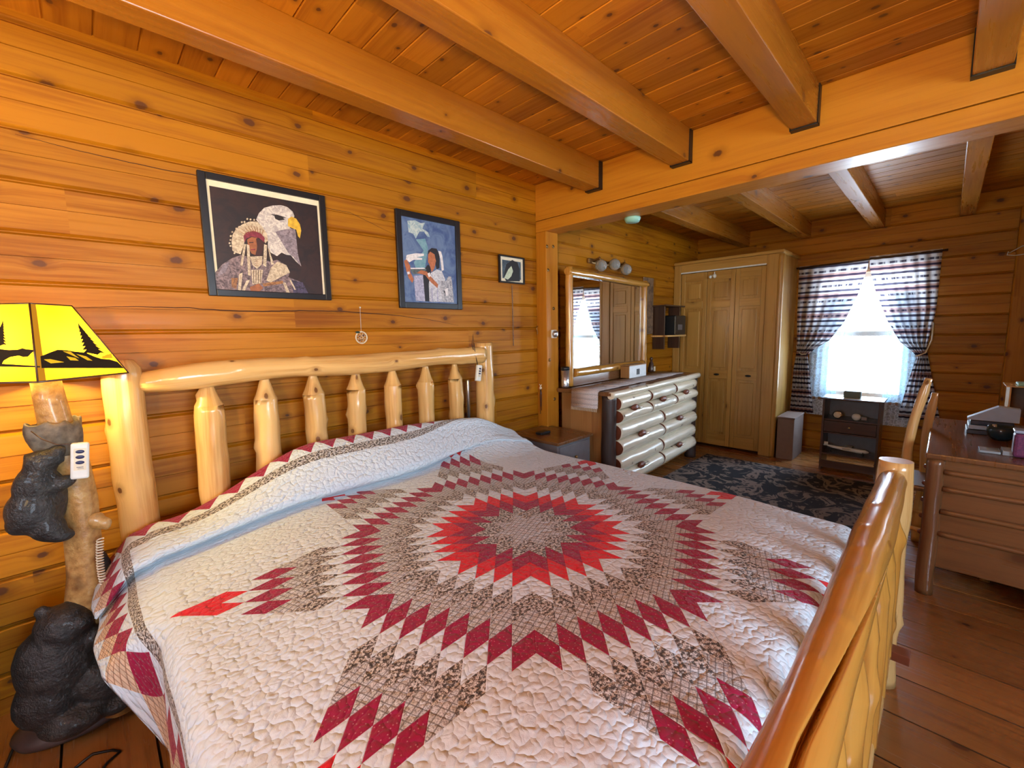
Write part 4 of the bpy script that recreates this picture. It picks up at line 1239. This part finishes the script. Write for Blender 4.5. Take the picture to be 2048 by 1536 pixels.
gmir = G('mirror_silver'); gmir.fin((.86, .87, .86), .02, None, Metallic=1.0)
mb = MB(); mb.box((.14 - ox, .008, .14), (1.39 - ox, .0115, .91), 'x'); obj('mirror_glass', mb, gmir.m, mr_, local=True)

# things on the dresser
gl_ = G('lace_cloth'); u, v = gl_.uv(); nn, _ = gl_.vor(gl_.xyz(u, v), 90, 'DISTANCE_TO_EDGE', .6)
lace_c = gl_.fin(gl_.mix(gl_.mr(nn, .0, .18), (.80, .74, .70), (.42, .34, .33)), .8, gl_.bump(nn, .4, .003))
mb = MB(); n = 20
pts = [(-.035, .775), (-.03, .80), (-.028, .84), (-.026, .88), (-.022, .905), (-.005, .9115)] + [(i * .1, .9125) for i in range(1, 18)]
xs = [(p[0] + .0, p[1]) for p in pts]
acc = 0
for i in range(len(xs) - 1):
    d = math.dist(xs[i], xs[i + 1])
    y0, y1 = .10, .34
    mb.quad([dl(xs[i][0], y0, xs[i][1]), dl(xs[i + 1][0], y0, xs[i + 1][1]), dl(xs[i + 1][0], y1, xs[i + 1][1]), dl(xs[i][0], y1, xs[i][1])], [(acc, 0), (acc + d, 0), (acc + d, y1 - y0), (acc, y1 - y0)], smooth=True)
    acc += d
run = thing('lace_runner', 'lace runner along the dresser top with its fringe hanging over the left end', 'runner', tuple(dl(.8, .2, .905)))
obj('cloth', mb, lace_c, run, mods=[('SOLIDIFY', dict(thickness=.003))])
mb = MB()
for i in range(30):
    y = .105 + i * .0079; mb.tube([dl(-.036, y, .776), dl(-.038, y, .752)], .0014, 5)
obj('fringe', mb, 'cream', run)
c = dl(.038, .445, .905)
mg = thing('travel_mug', 'silver and white travel mug at the left end of the dresser', 'mug', tuple(c))
mb = MB(); mb.lathe([(0, .0), (.030, 0), (.031, .01), (.034, .14), (.0, .14)], tuple(c + Vector((0, 0, .008))), 28); obj('cup', mb, 'steel', mg)
mb = MB(); mb.lathe([(.0, .1485), (.035, .1485), (.036, .165), (.030, .175), (0, .176)], tuple(c + Vector((0, 0, .0))), 28); obj('mug_lid', mb, 'blackplastic', mg)
c = on_top(1258, 759); bw = .34
bxm = thing('keepsake_box', 'small wooden box with white front and dark emblem on the dresser', 'box', tuple(c), DA)
pale = plain('pale_box_front', (.72, .74, .74), .4)
mb = MB(); mb.box((0, .0, .010), (bw, .09, .122), 'x', .003); obj('body', mb, 'dresser', bxm, local=True)
mb = MB(); mb.box((-.004, -.009, .010), (bw + .004, -.001, .124), 'x', .002); f_ = obj('front_panel', mb, pale, bxm, local=True)
mb = MB(); q = bw * .5; mb.box((q - .035, -.012, .035), (q + .025, -.0092, .090), 'z', .001); obj('emblem', mb, 'black', f_, local=True)
mb = MB(); mb.box((-.006, -.011, .1245), (bw + .006, .095, .134), 'x', .003); obj('box_lid', mb, 'dresser', bxm, local=True)
c = dl(1.60, .42, .905); fg = thing('figurine', 'small dark figurine with a pale label on the dresser near the closet', 'figurine', tuple(c))
mb = MB(); mb.lathe([(0, 0), (.035, 0), (.038, .03), (.028, .07), (.022, .10), (.012, .115), (.012, .13), (0, .132)], tuple(c + Vector((0, 0, .006))), 18); mb.ell(c + Vector((0, 0, .15)), (.020, .018, .022)); obj('figure', mb, 'darkwood', fg)
mb = MB(); mb.box((c.x - .016, c.y - .041, c.z + .02), (c.x + .016, c.y - .036, c.z + .07), 'z'); obj('pale_label', mb, 'cream', fg)

# vanity light above the mirror
vl = thing('vanity_light', 'brass bar wall light with three clear glass globes above the mirror', 'wall light', (3.6, YW, 1.95))
mb = MB(); mb.box((3.28, YW - .03, 1.975), (3.92, YW - .002, 2.02), 'x', .008); obj('wall_bar', mb, 'brass', vl)
ggl = G('clear_globe_glass'); ggl.fin((.9, .92, .92), .05, None, Transmission_Weight=.75, IOR=1.3)
for (px, py) in ((1202, 531), (1229, 529), (1252, 539)):
    c = at(px, py, 'y', 2.235)
    mb = MB(); mb.tube([Vector((c.x, YW - .03, 1.998)), Vector((c.x, 2.25, 2.02)), c + Vector((0, 0, .045))], .010, 10); obj('arm', mb, 'brass', vl)
    mb = MB(); mb.lathe([(.018, .052), (.045, .03), (.056, 0), (.048, -.03), (.022, -.050), (.0, -.054)], tuple(c), 24); s_ = obj('globe', mb, ggl.m, vl)
    mb = MB(); mb.ell(c, (.018, .018, .026)); obj('bulb', mb, 'white', s_)

# wall hanging, wall shelf and radio past the mirror
hide = art('mottled_hide', (.30, .19, .11), (.12, .07, .045), 14)
mb = MB(); mb.box((4.30, YW - .018, 1.32), (4.52, YW - .004, 1.93), 'z', .005)
tag(obj('wall_hanging', mb, hide), 'mottled brown hanging strip on the wall right of the mirror', 'wall hanging')
ws = thing('wall_shelf', 'small dark wall shelf between mirror and closet', 'shelf', (4.72, YW, 1.28))
mb = MB(); mb.box((4.50, 2.14, 1.285), (4.97, YW - .003, 1.305), 'x', .003); obj('shelf_board', mb, 'log', ws)
mb = MB(); mb.box((4.50, 2.16, 1.62), (4.97, YW - .003, 1.635), 'x', .003); obj('shelf_board', mb, 'darkwood', ws)
for x in (4.55, 4.93):
    mb = MB(); mb.box((x - .01, 2.20, 1.15), (x + .01, YW - .003, 1.635), 'z', .002); obj('bracket', mb, 'darkwood', ws)
rd = thing('radio', 'black radio with a grey panel on the wall shelf', 'radio', (4.75, 2.2, 1.305))
mb = MB(); mb.box((4.64, 2.12, 1.306), (4.90, 2.26, 1.52), 'x', .01); obj('case', mb, 'blackplastic', rd)
mb = MB(); mb.box((4.70, 2.113, 1.36), (4.80, 2.121, 1.42), 'x', .002); obj('panel', mb, 'grey', rd)

# ------------------------------------------------------------------ closet
XC = 5.05
cl = thing('closet', 'pine closet with three tall panelled folding doors in the far corner', 'closet', (5.3, 1.8, 0))
mb = MB()
mb.box((XC, 1.227, 0), (XC + .02, 1.357, 2.11), 'z', .004); mb.box((XC, 2.257, 0), (XC + .02, YW - .003, 2.11), 'z', .004); mb.box((XC, 1.357, 2.015), (XC + .02, 2.257, 2.11), 'y', .003)
mb.box((XC + .02, 1.227, 0), (XF - .01, 1.25, 2.11), 'z'); mb.box((XC + .02, 1.25, 2.09), (XF - .01, YW - .003, 2.11), 'y')
obj('closet_case', mb, 'closet', cl)
mb = MB(); mb.log((XC + .02, 1.232, 0), (XC + .02, 1.232, 2.10), .028, seed=3, wob=.001, seg=16, rough=.03); obj('corner_trim', mb, 'closet', cl)
mb = MB(); mb.box((XC - .02, 1.20, 2.11), (XF - .01, YW - .003, 2.145), 'y', .01); obj('crown_molding', mb, 'closet', cl)
mb = MB(); mb.box((XC - .006, 1.36, 2.008), (XC + .0, 2.255, 2.024), 'y', .002); obj('door_track', mb, 'white', cl)
for i in range(3):
    y0 = 1.360 + i * .299; y1 = y0 + .295
    mb = MB(); X0, X1 = XC + .012, XC + .04
    mb.box((X0 + .010, y0, .03), (X1, y1, 2.005), 'z')
    for (a, b, g) in ((y0, y0 + .045, 'z'), (y1 - .045, y1, 'z')): mb.box((X0, a, .03), (X0 + .012, b, 2.005), g, .003)
    for (za, zb) in ((.03, .16), (.80, .90), (1.60, 1.68), (1.91, 2.005)): mb.box((X0 + .0005, y0 + .045, za), (X0 + .012, y1 - .045, zb), 'y', .003)
    d = obj('folding_door', mb, 'closet', cl)
    mb = MB()
    for (za, zb) in ((.19, .77), (.93, 1.57), (1.71, 1.88)): mb.box((X0 + .001, y0 + .075, za), (X0 + .012, y1 - .075, zb), 'z', .008)
    obj('raised_panel', mb, 'closet', d)
    if i < 2:
        mb = MB(); mb.ell((X0 - .012, (y0 + y1) / 2 - .02 + .03 * i, .85), (.012, .030, .012)); obj('door_pull', mb, 'black', d)
c = at(1429, 552, 'x', XC - .012)
mb = MB(); mb.tube([c + Vector((0, .0, .045)), c], .006, 8); mb.ell(c, (.020, .020, .026)); mb.ell(c + Vector((0, .045, -.006)), .018); mb.tube([c + Vector((0, .045, -.006)), c + Vector((0, 0, .02))], .005, 8)
tag(obj('door_hook', mb, 'white'), 'white double knob hook hanging over the closet door track', 'hook')

# cardboard box beside the closet
cbx = thing('storage_box', 'dull brown box standing on the floor beside the closet', 'box', (5.25, 1.11, 0))
mb = MB(); mb.box((5.045, 1.035, 0), (5.45, 1.185, .425), 'z', .005); obj('box_body', mb, 'cardboard', cbx)
mb = MB(); mb.box((5.04, 1.03, .427), (5.455, 1.19, .445), 'x', .003); obj('box_lid', mb, 'cardboard', cbx)

# ------------------------------------------------------------------ curtains and lace
def stripes():
    g = G('striped_curtain'); u, v = g.uv()
    w, _ = g.noise(g.xyz(g.mt('MULTIPLY', u, 6), g.mt('MULTIPLY', v, 20)), 1, 2)
    vv = g.mt('ADD', v, g.mt('MULTIPLY', w, .008))
    f = g.mt('FRACT', g.mt('DIVIDE', vv, .052)); row = g.mt('FLOOR', g.mt('DIVIDE', vv, .052))
    st = g.mt('MULTIPLY', g.mr(f, .30, .38), g.mr(f, .72, .80, 1, 0))
    dash, _ = g.noise(g.xyz(g.mt('MULTIPLY', u, 22), g.mt('MULTIPLY', row, 7.0)), 1, 2)
    thin = g.mt('MULTIPLY', g.mt('COMPARE', g.mt('MODULO', row, 3.0), 1.0, .2), g.mr(dash, .45, .6, 1, .25))
    st2 = g.mix(g.mt('COMPARE', g.mt('MODULO', row, 3.0), 1.0, .2), g.xyz(st, st, st), g.xyz(g.mt('MULTIPLY', st, thin), g.mt('MULTIPLY', st, thin), g.mt('MULTIPLY', st, thin)))
    s_ = g.n.new('ShaderNodeSeparateColor'); g.l.new(st2, s_.inputs[0])
    tint = g.mix(g.mt('COMPARE', g.mt('MODULO', row, 4.0), 2.0, .2), (.62, .60, .62), (.42, .26, .24))
    col = g.mix(g.mt('MULTIPLY', s_.outputs[0], .95), tint, (.025, .020, .045))
    g.n.remove(g.b)
    d = g.n.new('ShaderNodeBsdfDiffuse'); t = g.n.new('ShaderNodeBsdfTranslucent'); m = g.n.new('ShaderNodeMixShader'); m.inputs[0].default_value = .42
    g.l.new(col, d.inputs[0]); g.l.new(col, t.inputs[0]); g.l.new(d.outputs[0], m.inputs[1]); g.l.new(t.outputs[0], m.inputs[2]); g.l.new(m.outputs[0], g.out.inputs[0])
    return g.m


def lace():
    g = G('white_lace'); u, v = g.uv(); W = g.xyz(u, v)
    d1, _ = g.vor(W, 26, 'DISTANCE_TO_EDGE', .8); d2, _ = g.vor(W, 120, 'DISTANCE_TO_EDGE', .9); n1, _ = g.noise(W, 14, 3)
    a = g.mt('MAXIMUM', g.mr(d1, .06, .12, 1, 0), g.mt('MAXIMUM', g.mr(d2, .06, .16, .85, .5), g.mr(n1, .50, .54, 0, .95)))
    g.n.remove(g.b)
    t = g.n.new('ShaderNodeBsdfTranslucent'); d = g.n.new('ShaderNodeBsdfDiffuse'); m = g.n.new('ShaderNodeMixShader'); m.inputs[0].default_value = .35; tr = g.n.new('ShaderNodeBsdfTransparent'); m2 = g.n.new('ShaderNodeMixShader')
    t.inputs[0].default_value = (.20, .34, .45, 1); d.inputs[0].default_value = (.70, .80, .90, 1)
    g.l.new(d.outputs[0], m.inputs[1]); g.l.new(t.outputs[0], m.inputs[2])
    g.l.new(a, m2.inputs[0]); g.l.new(tr.outputs[0], m2.inputs[1]); g.l.new(m.outputs[0], m2.inputs[2]); g.l.new(m2.outputs[0], g.out.inputs[0])
    return g.m


MAT['stripe'] = stripes(); MAT['lace'] = lace()


def interp(tab, z):
    for (za, a), (zb, b) in zip(tab, tab[1:]):
        if za >= z >= zb: t = (za - z) / (za - zb); return a + (b - a) * t
    return tab[-1][1] if z < tab[-1][0] else tab[0][1]


def drape(X, outer, inner, z0, z1, n_pl, amp, sag, width0, nx=60, nz=70):
    """outer/inner: tables (z, y) from the top down"""
    mb = MB(); grid = []
    for j in range(nz + 1):
        z = z1 + (z0 - z1) * j / nz; row = []
        yo, yi = interp(outer, z), interp(inner, z)
        tight = abs(yi - yo) / width0
        for i in range(nx + 1):
            s = i / nx; y = yo + (yi - yo) * s
            dep = amp * (.35 + (1 - tight)) * sin(s * n_pl * 2 * pi + .5 * sin(z * 5))
            zz = z - sag(z) * s
            row.append((mb.bm.verts.new(Vector((X + dep - .02 * (1 - tight), y, zz))), (s * width0, (z1 - z))))
        grid.append(row)
    for j in range(nz):
        for i in range(nx):
            c = (grid[j][i], grid[j][i + 1], grid[j + 1][i + 1], grid[j + 1][i])
            f = mb.bm.faces.new([k[0] for k in c]); f.smooth = True
            for l, k in zip(f.loops, c): l[mb.uvl].uv = k[1]
    return mb


def curtain(outer, inner, z0, z1, label, tie_z, tie_pts):
    root = thing('striped_curtain', label, 'curtain', (XF - .06, outer[0][1], z0))
    mb = drape(XF - .085, outer, inner, z0, z1, 6, .014, lambda z: .0, .58)
    obj('curtain_panel', mb, 'stripe', root, recalc=False)
    mb = MB(); mb.tube(tie_pts, .006, 8); obj('tieback', mb, 'cream', root)
    return root


Y0 = .60
curtain([(2.02, 1.195), (1.5, 1.19), (1.10, 1.17), (.9, 1.19), (.42, 1.205)], [(2.02, .605), (1.94, .61), (1.7, .665), (1.41, .765), (1.22, .88), (1.11, 1.02), (1.06, 1.065), (1.0, 1.055), (.8, 1.03), (.42, .985)], .42, 2.02,
        'left striped curtain of the window, tied back beside the closet', 1.08,
        [Vector((XF - .03, 1.19, 1.16)), Vector((XF - .07, 1.17, 1.10)), Vector((XF - .125, 1.12, 1.065)), Vector((XF - .115, 1.075, 1.07))])
curtain([(2.05, .085), (1.5, .09), (1.15, .13), (.9, .08), (.5, .0)], [(2.05, .60), (1.94, .595), (1.7, .535), (1.41, .43), (1.2, .32), (1.11, .225), (1.06, .19), (1.0, .205), (.8, .24), (.5, .285)], .46, 2.05,
        'right striped curtain of the window, tied back near the log chair', 1.08,
        [Vector((XF - .03, .10, 1.38)), Vector((XF - .07, .10, 1.22)), Vector((XF - .12, .135, 1.10)), Vector((XF - .12, .20, 1.065))])
mb = MB(); mb.tube([(XF - .085, 1.22, 2.005), (XF - .085, .05, 2.035)], .010, 12); tag(obj('curtain_rod', mb, 'darkwood'), 'thin dark curtain rod over the far window', 'curtain rod')
for (ya, yb, za, zb, lab) in ((1.06, .80, .40, 1.70, 'left white lace panel inside the striped curtains'), (.42, .17, .36, 1.70, 'right white lace panel inside the striped curtains')):
    mb = drape(XF - .05, [(zb, ya - .15 if ya > .6 else ya), (1.1, ya), (za, ya)], [(zb, yb - (.15 if ya > .6 else -.1)), (1.1, yb), (za, yb)], za, zb, 5, .008, lambda z: 0, .26, 40, 40)
    tag(obj('lace_curtain', mb, 'lace', recalc=False), lab, 'curtain')

# little stand under the window
st = thing('side_stand', 'small dark stand with open shelves and one drawer under the far window', 'stand', (5.05, .57, 0))
X0, X1, ya, yb = 4.90, 5.18, .365, .785
mb = MB(); mb.box((X0 - .015, ya - .02, .685), (X1 + .01, yb + .02, .70), 'y', .003); obj('table_top', mb, 'darkwood', st)
for yy in (ya, yb - .016):
    mb = MB(); mb.box((X0, yy, .0), (X1, yy + .016, .685), 'z'); obj('side_panel', mb, 'darkwood', st)
mb = MB(); mb.box((X1 - .01, ya + .016, .10), (X1, yb - .016, .685), 'z'); obj('back_panel', mb, 'grey', st)
for z in (.50, .375, .17): 
    mb = MB(); mb.box((X0 + .004, ya + .016, z - .012), (X1 - .01, yb - .016, z), 'y'); obj('shelf', mb, 'darkwood', st)
mb = MB(); mb.box((X0, ya + .018, .38), (X0 + .25, yb - .018, .485), 'y', .003); d = obj('drawer', mb, 'darkwood', st)
mb = MB(); mb.ell((X0 - .008, .575, .435), .010); obj('knob', mb, 'steel', d)
mb = MB(); mb.box((X0, ya + .016, .03), (X0 + .012, yb - .016, .10), 'y'); obj('apron', mb, 'darkwood', st)
mb = MB(); mb.box((X0 + .02, ya - .0, .7005), (X1 - .02, yb + .0, .7025), 'y'); tag(obj('table_cloth', mb, 'white'), 'thin pale cloth on top of the little window stand', 'cloth')
olive = plain('olive_tin', (.10, .13, .10), .5); mb = MB(); mb.box((4.98, .52, .703), (5.06, .645, .765), 'y', .006)
tag(obj('tin_box', mb, olive), 'olive green tin box on the little window stand', 'box')
ck = thing('alarm_clock', 'round silver alarm clock on the upper shelf of the stand', 'clock', (4.95, .69, .50))
mb = MB(); mb.lathe([(0, -.012), (.034, -.012), (.038, 0), (.034, .014), (0, .016)], (4.95, .675, .540), 24, axis='x'); obj('case', mb, 'steel', ck)
mb = MB(); mb.lathe([(0, -.014), (.028, -.013), (.028, -.011), (0, -.011)], (4.95, .675, .540), 24, axis='x'); obj('clock_face', mb, 'cream', ck)
cs = thing('toy_camera', 'pale round and square trinket beside the clock on the stand', 'trinket', (4.95, .52, .50))
mb = MB(); mb.ell((4.95, .535, .535), (.022, .034, .032)); obj('round_body', mb, 'white', cs)
mb = MB(); mb.box((4.93, .455, .512), (4.97, .50, .545), 'y', .006); obj('square_end', mb, 'grey', cs)
ap = thing('model_airplane', 'white model airplane on the bottom shelf of the stand', 'toy', (4.97, .57, .17))
mb = MB(); mb.tube([(4.97, .76, .235), (4.97, .70, .226), (4.97, .60, .218), (4.97, .50, .214), (4.97, .455, .214), (4.97, .43, .214)], [.004, .012, .017, .020, .018, .006], 16); obj('fuselage', mb, 'white', ap)
mb = MB(); mb.box((4.90, .56, .222), (5.10, .62, .228), 'x', .002); obj('wing', mb, 'white', ap)
mb = MB(); mb.box((4.968, .735, .235), (4.972, .765, .265), 'z', .001); mb.box((4.93, .74, .236), (5.01, .765, .240), 'x', .001); obj('tail', mb, 'white', ap)
for y in (.70, .47):
    mb = MB(); mb.tube([(4.95, y, .21), (4.95, y, .19)], .003, 6); mb.lathe([(0, -.004), (.012, -.004), (.012, .004), (0, .004)], (4.95, y, .186), 14, axis='x'); obj('wheel', mb, 'blackplastic', ap)

# rug
def rugm():
    g = G('dark_floral_rug'); W = g.obj()
    n1, _ = g.noise(W, 4.5, 3, .55, 1.8); n2, _ = g.noise(W, 11, 3, .6, .8); n3, _ = g.noise(W, 300, 2)
    a = g.mt('MULTIPLY', g.mr(n1, .50, .54), g.mr(n1, .60, .64, 1, 0)); b = g.mr(n2, .60, .64)
    col = g.mix(g.mt('MAXIMUM', g.mt('MULTIPLY', a, .8), g.mt('MULTIPLY', b, .7)), (.006, .007, .012), (.27, .20, .16))
    return g.fin(col, .95, g.bump(n3, .5, .004))
mb = MB(); mb.box((3.15, .30, .001), (4.70, 1.76, .012), 'x', .004); tag(obj('floral_rug', mb, rugm()), 'black rug with beige floral pattern on the floor before the closet', 'rug')

# ------------------------------------------------------------------ desk at the right edge
dk = thing('log_desk', 'brown log desk with ribbed end panel at the right edge', 'desk', (3.45, -.25, 0))
mb = MB(); mb.box((2.885, YR2 + .02, .708), (4.04, .035, .735), 'x', .006); obj('desk_top', mb, 'desk', dk)
for (x, y) in ((2.93, -.005), (2.93, -.55), (4.0, -.005), (4.0, -.55)):
    mb = MB(); mb.log((x, y, 0), (x, y, .706), .034, seed=x + y, wob=.003, seg=18); obj('leg', mb, 'log' if x > 3 else 'desk', dk)
mb = MB(); mb.box((2.925, -.52, .155), (2.945, -.035, .70), 'y'); obj('end_panel', mb, 'desk', dk)
for z in (.645, .56, .445, .33):
    mb = MB(); mb.log((2.918, -.525, z), (2.918, -.035, z), .013, seed=z * 7, wob=.001, seg=12); obj('rib', mb, 'desk', dk)
mb = MB(); mb.box((2.95, -.56, .16), (3.22, -.02, .70), 'x'); mb.box((3.72, -.56, .16), (3.98, -.02, .70), 'x'); obj('pedestal', mb, 'desk', dk)
for (xa, xb) in ((2.96, 3.21), (3.73, 3.97)):
    for k, z in enumerate((.62, .53, .44, .35, .26)):
        mb = MB(); n = 10
        mb.tube([(xa + (xb - xa) * i / n, -.01, z) for i in range(n + 1)], [.036 * (1 + .1 * noise.noise(Vector((i * .5, z * 9, xa)))) for i in range(n + 1)], 16, squash=(1, .9, 1))
        d = obj('drawer', mb, 'drawer', dk)
        mb = MB(); mb.ell(((xa + xb) / 2, .030, z), (.02, .012, .012)); obj('knob', mb, 'scoop', d)

chair = thing('log_chair', 'peeled log chair with tall crooked back posts standing at the desk', 'chair', (3.42, .12, 0))
for (xx, tpx, bpx, s_) in ((3.27, (1855, 757), (1815, 903), 1), (3.62, (1868, 786), (1850, 903), 2)):
    T_ = at(*tpx, 'x', xx); B_ = at(*bpx, 'x', xx); ctl_pts = []
    mb = MB(); n = 30; pts = []
    for i in range(n + 1):
        z = T_.z * i / n; t = max(0, (z - B_.z) / (T_.z - B_.z))
        pts.append((xx + .010 * sin(i * .2 + s_), B_.y + (T_.y - B_.y) * t ** 1.1 + .006 * sin(i * .35), z))
    rad = [.027 * (1 - .22 * i / n) for i in range(n + 1)]; rad[-1] = .016; rad[-2] = .017
    mb.tube(pts, rad, 18, rough=.08, seed=s_, capmi=1); obj('back_post', mb, ['log', 'logend'], chair)
for z, yy in ((.62, .125), (.80, .10), (.95, .078)):
    mb = MB(); mb.log((3.27, yy, z), (3.60, yy, z), .014, seed=z, seg=12); obj('back_rung', mb, 'log', chair)
mb = MB(); mb.box((3.25, -.25, .43), (3.62, .14, .46), 'x', .01); obj('seat', mb, 'desk', chair)
for xx in (3.28, 3.59):
    mb = MB(); mb.log((xx, -.23, 0), (xx, -.23, .43), .022, seed=xx, seg=14); obj('leg', mb, 'log', chair)
for (a, b) in (((3.28, -.23, .2), (3.28, .145, .2)), ((3.59, -.23, .2), (3.59, .145, .2)), ((3.28, -.23, .28), (3.59, -.23, .28))):
    mb = MB(); mb.log(a, b, .012, seed=a[0] * 2, seg=10); obj('stretcher', mb, 'log', chair)

# things on the desk
ZD = .7355
c = at(1975, 868, 'z', ZD)
bl = plain('pale_blue_card', (.35, .45, .60), .35); dkb = plain('dark_blue_cover', (.015, .022, .05), .35)
for k in range(3):
    mb = MB(); w = .085 - .006 * k; o_ = .008 * k
    mb.box((c.x - .05 + o_, c.y - w - .02, ZD + .001 + k * .026), (c.x + .15 + o_, c.y + w, ZD + .024 + k * .026), 'x', .003)
    tag(obj('desk_book', mb, dkb if k != 1 else bl), ['dark book at the bottom of the desk stack', 'pale blue book in the middle of the desk stack', 'dark book topping the desk stack below the roof shaped card'][k], 'book', 'books stacked on the desk')
hs = at(1975, 822, 'z', ZD + .085)
mb = MB(); xx = c.x + .03; yl = c.y + .085; yr = c.y - .06; zz = ZD + .080
mb.poly([(xx, yl, zz), (xx, yr - .05, zz), (xx, yr - .05, zz + .075), (xx, yr + .03, zz + .085), (xx, yl, zz + .01)], (-1, 0, 0), .06)
tag(obj('folded_card', mb, bl), 'pale blue roof shaped card standing on the desk books', 'card')
c3 = at(2000, 878, 'z', ZD); mb = MB(); mb.lathe([(0, 0), (.03, 0), (.05, .02), (.056, .05), (.053, .075), (.048, .075), (.046, .03), (0, .015)], (c3.x - .03, c3.y - .0, ZD + .0005), 28)
navyb = plain('dark_teal_glaze', (.012, .03, .045), .15); tag(obj('dark_bowl', mb, navyb), 'round dark glazed bowl in front of the desk books', 'bowl')
gcl = G('clear_tray'); gcl.fin((.75, .85, .9), .08, None, Transmission_Weight=.6, IOR=1.2)
c4 = at(1978, 903, 'z', ZD)
for k, (dx, dy, w, h, hh) in enumerate(((0, 0, .05, .035, .012), (-.005, -.075, .055, .035, .022))):
    mb = MB(); mb.box((c4.x - w, c4.y + dy - h, ZD + .0005), (c4.x + w, c4.y + dy + h, ZD + hh), 'x', .003)
    tag(obj('clear_tray', mb, gcl.m), ['low clear plastic tray on the near corner of the desk', 'taller clear plastic tray beside the purple jar'][k], 'tray')
c5 = at(2046, 915, 'z', ZD); jr = thing('bead_jar', 'clear jar of purple beads at the right picture edge on the desk', 'jar', tuple(c5))
purple = art('purple_beads', (.20, .04, .12), (.08, .02, .08), 90)
mb = MB(); mb.box((c5.x - .03, c5.y - .035, ZD + .001), (c5.x + .05, c5.y + .035, ZD + .115), 'z', .012); obj('bead_fill', mb, purple, jr)
mb = MB(); mb.box((c5.x - .032, c5.y - .037, ZD + .116), (c5.x + .052, c5.y + .037, ZD + .130), 'z', .005); obj('jar_lid', mb, bl, jr)
c6 = at(2014, 842, 'z', ZD)
sh = thing('desk_organizer', 'open wooden organizer with thin dividers at the back of the desk', 'organizer', (c6.x + .1, c6.y - .15, ZD))
for k, y in enumerate((c6.y, c6.y - .085, c6.y - .17)):
    mb = MB(); mb.box((c6.x - .0, y - .004, ZD + .001), (c6.x + .22, y + .004, ZD + .22), 'z', .001); obj('divider', mb, 'log', sh)
mb = MB(); mb.box((c6.x - .02, c6.y - .18, ZD + .221), (c6.x + .24, c6.y + .02, ZD + .228), 'x', .001); obj('top_board', mb, 'log', sh)
mb = MB(); mb.box((c6.x + .215, c6.y - .17, ZD + .001), (c6.x + .222, c6.y, ZD + .22), 'z'); obj('back_board', mb, 'cardboard', sh)
mb = MB(); mb.box((c6.x + .02, c6.y - .12, ZD + .229), (c6.x + .16, c6.y - .03, ZD + .245), 'x', .004); tag(obj('teal_case', mb, 'teal'), 'pale teal case lying on top of the desk organizer', 'case')

# wire hanger on the far right corner board
PX = XF - .10; hp = [at(px, py, 'x', PX) for px, py in ((2060, 489), (2045, 492), (2024, 503), (2019, 506))]
hp2 = [at(px, py, 'x', PX) for px, py in ((2017, 503), (2014, 510), (2030, 511), (2062, 506))]
mb = MB(); mb.tube(hp + hp2, .0035, 8); tag(obj('coat_hanger', mb, 'white'), 'white wire coat hanger on the far right corner board', 'hanger')
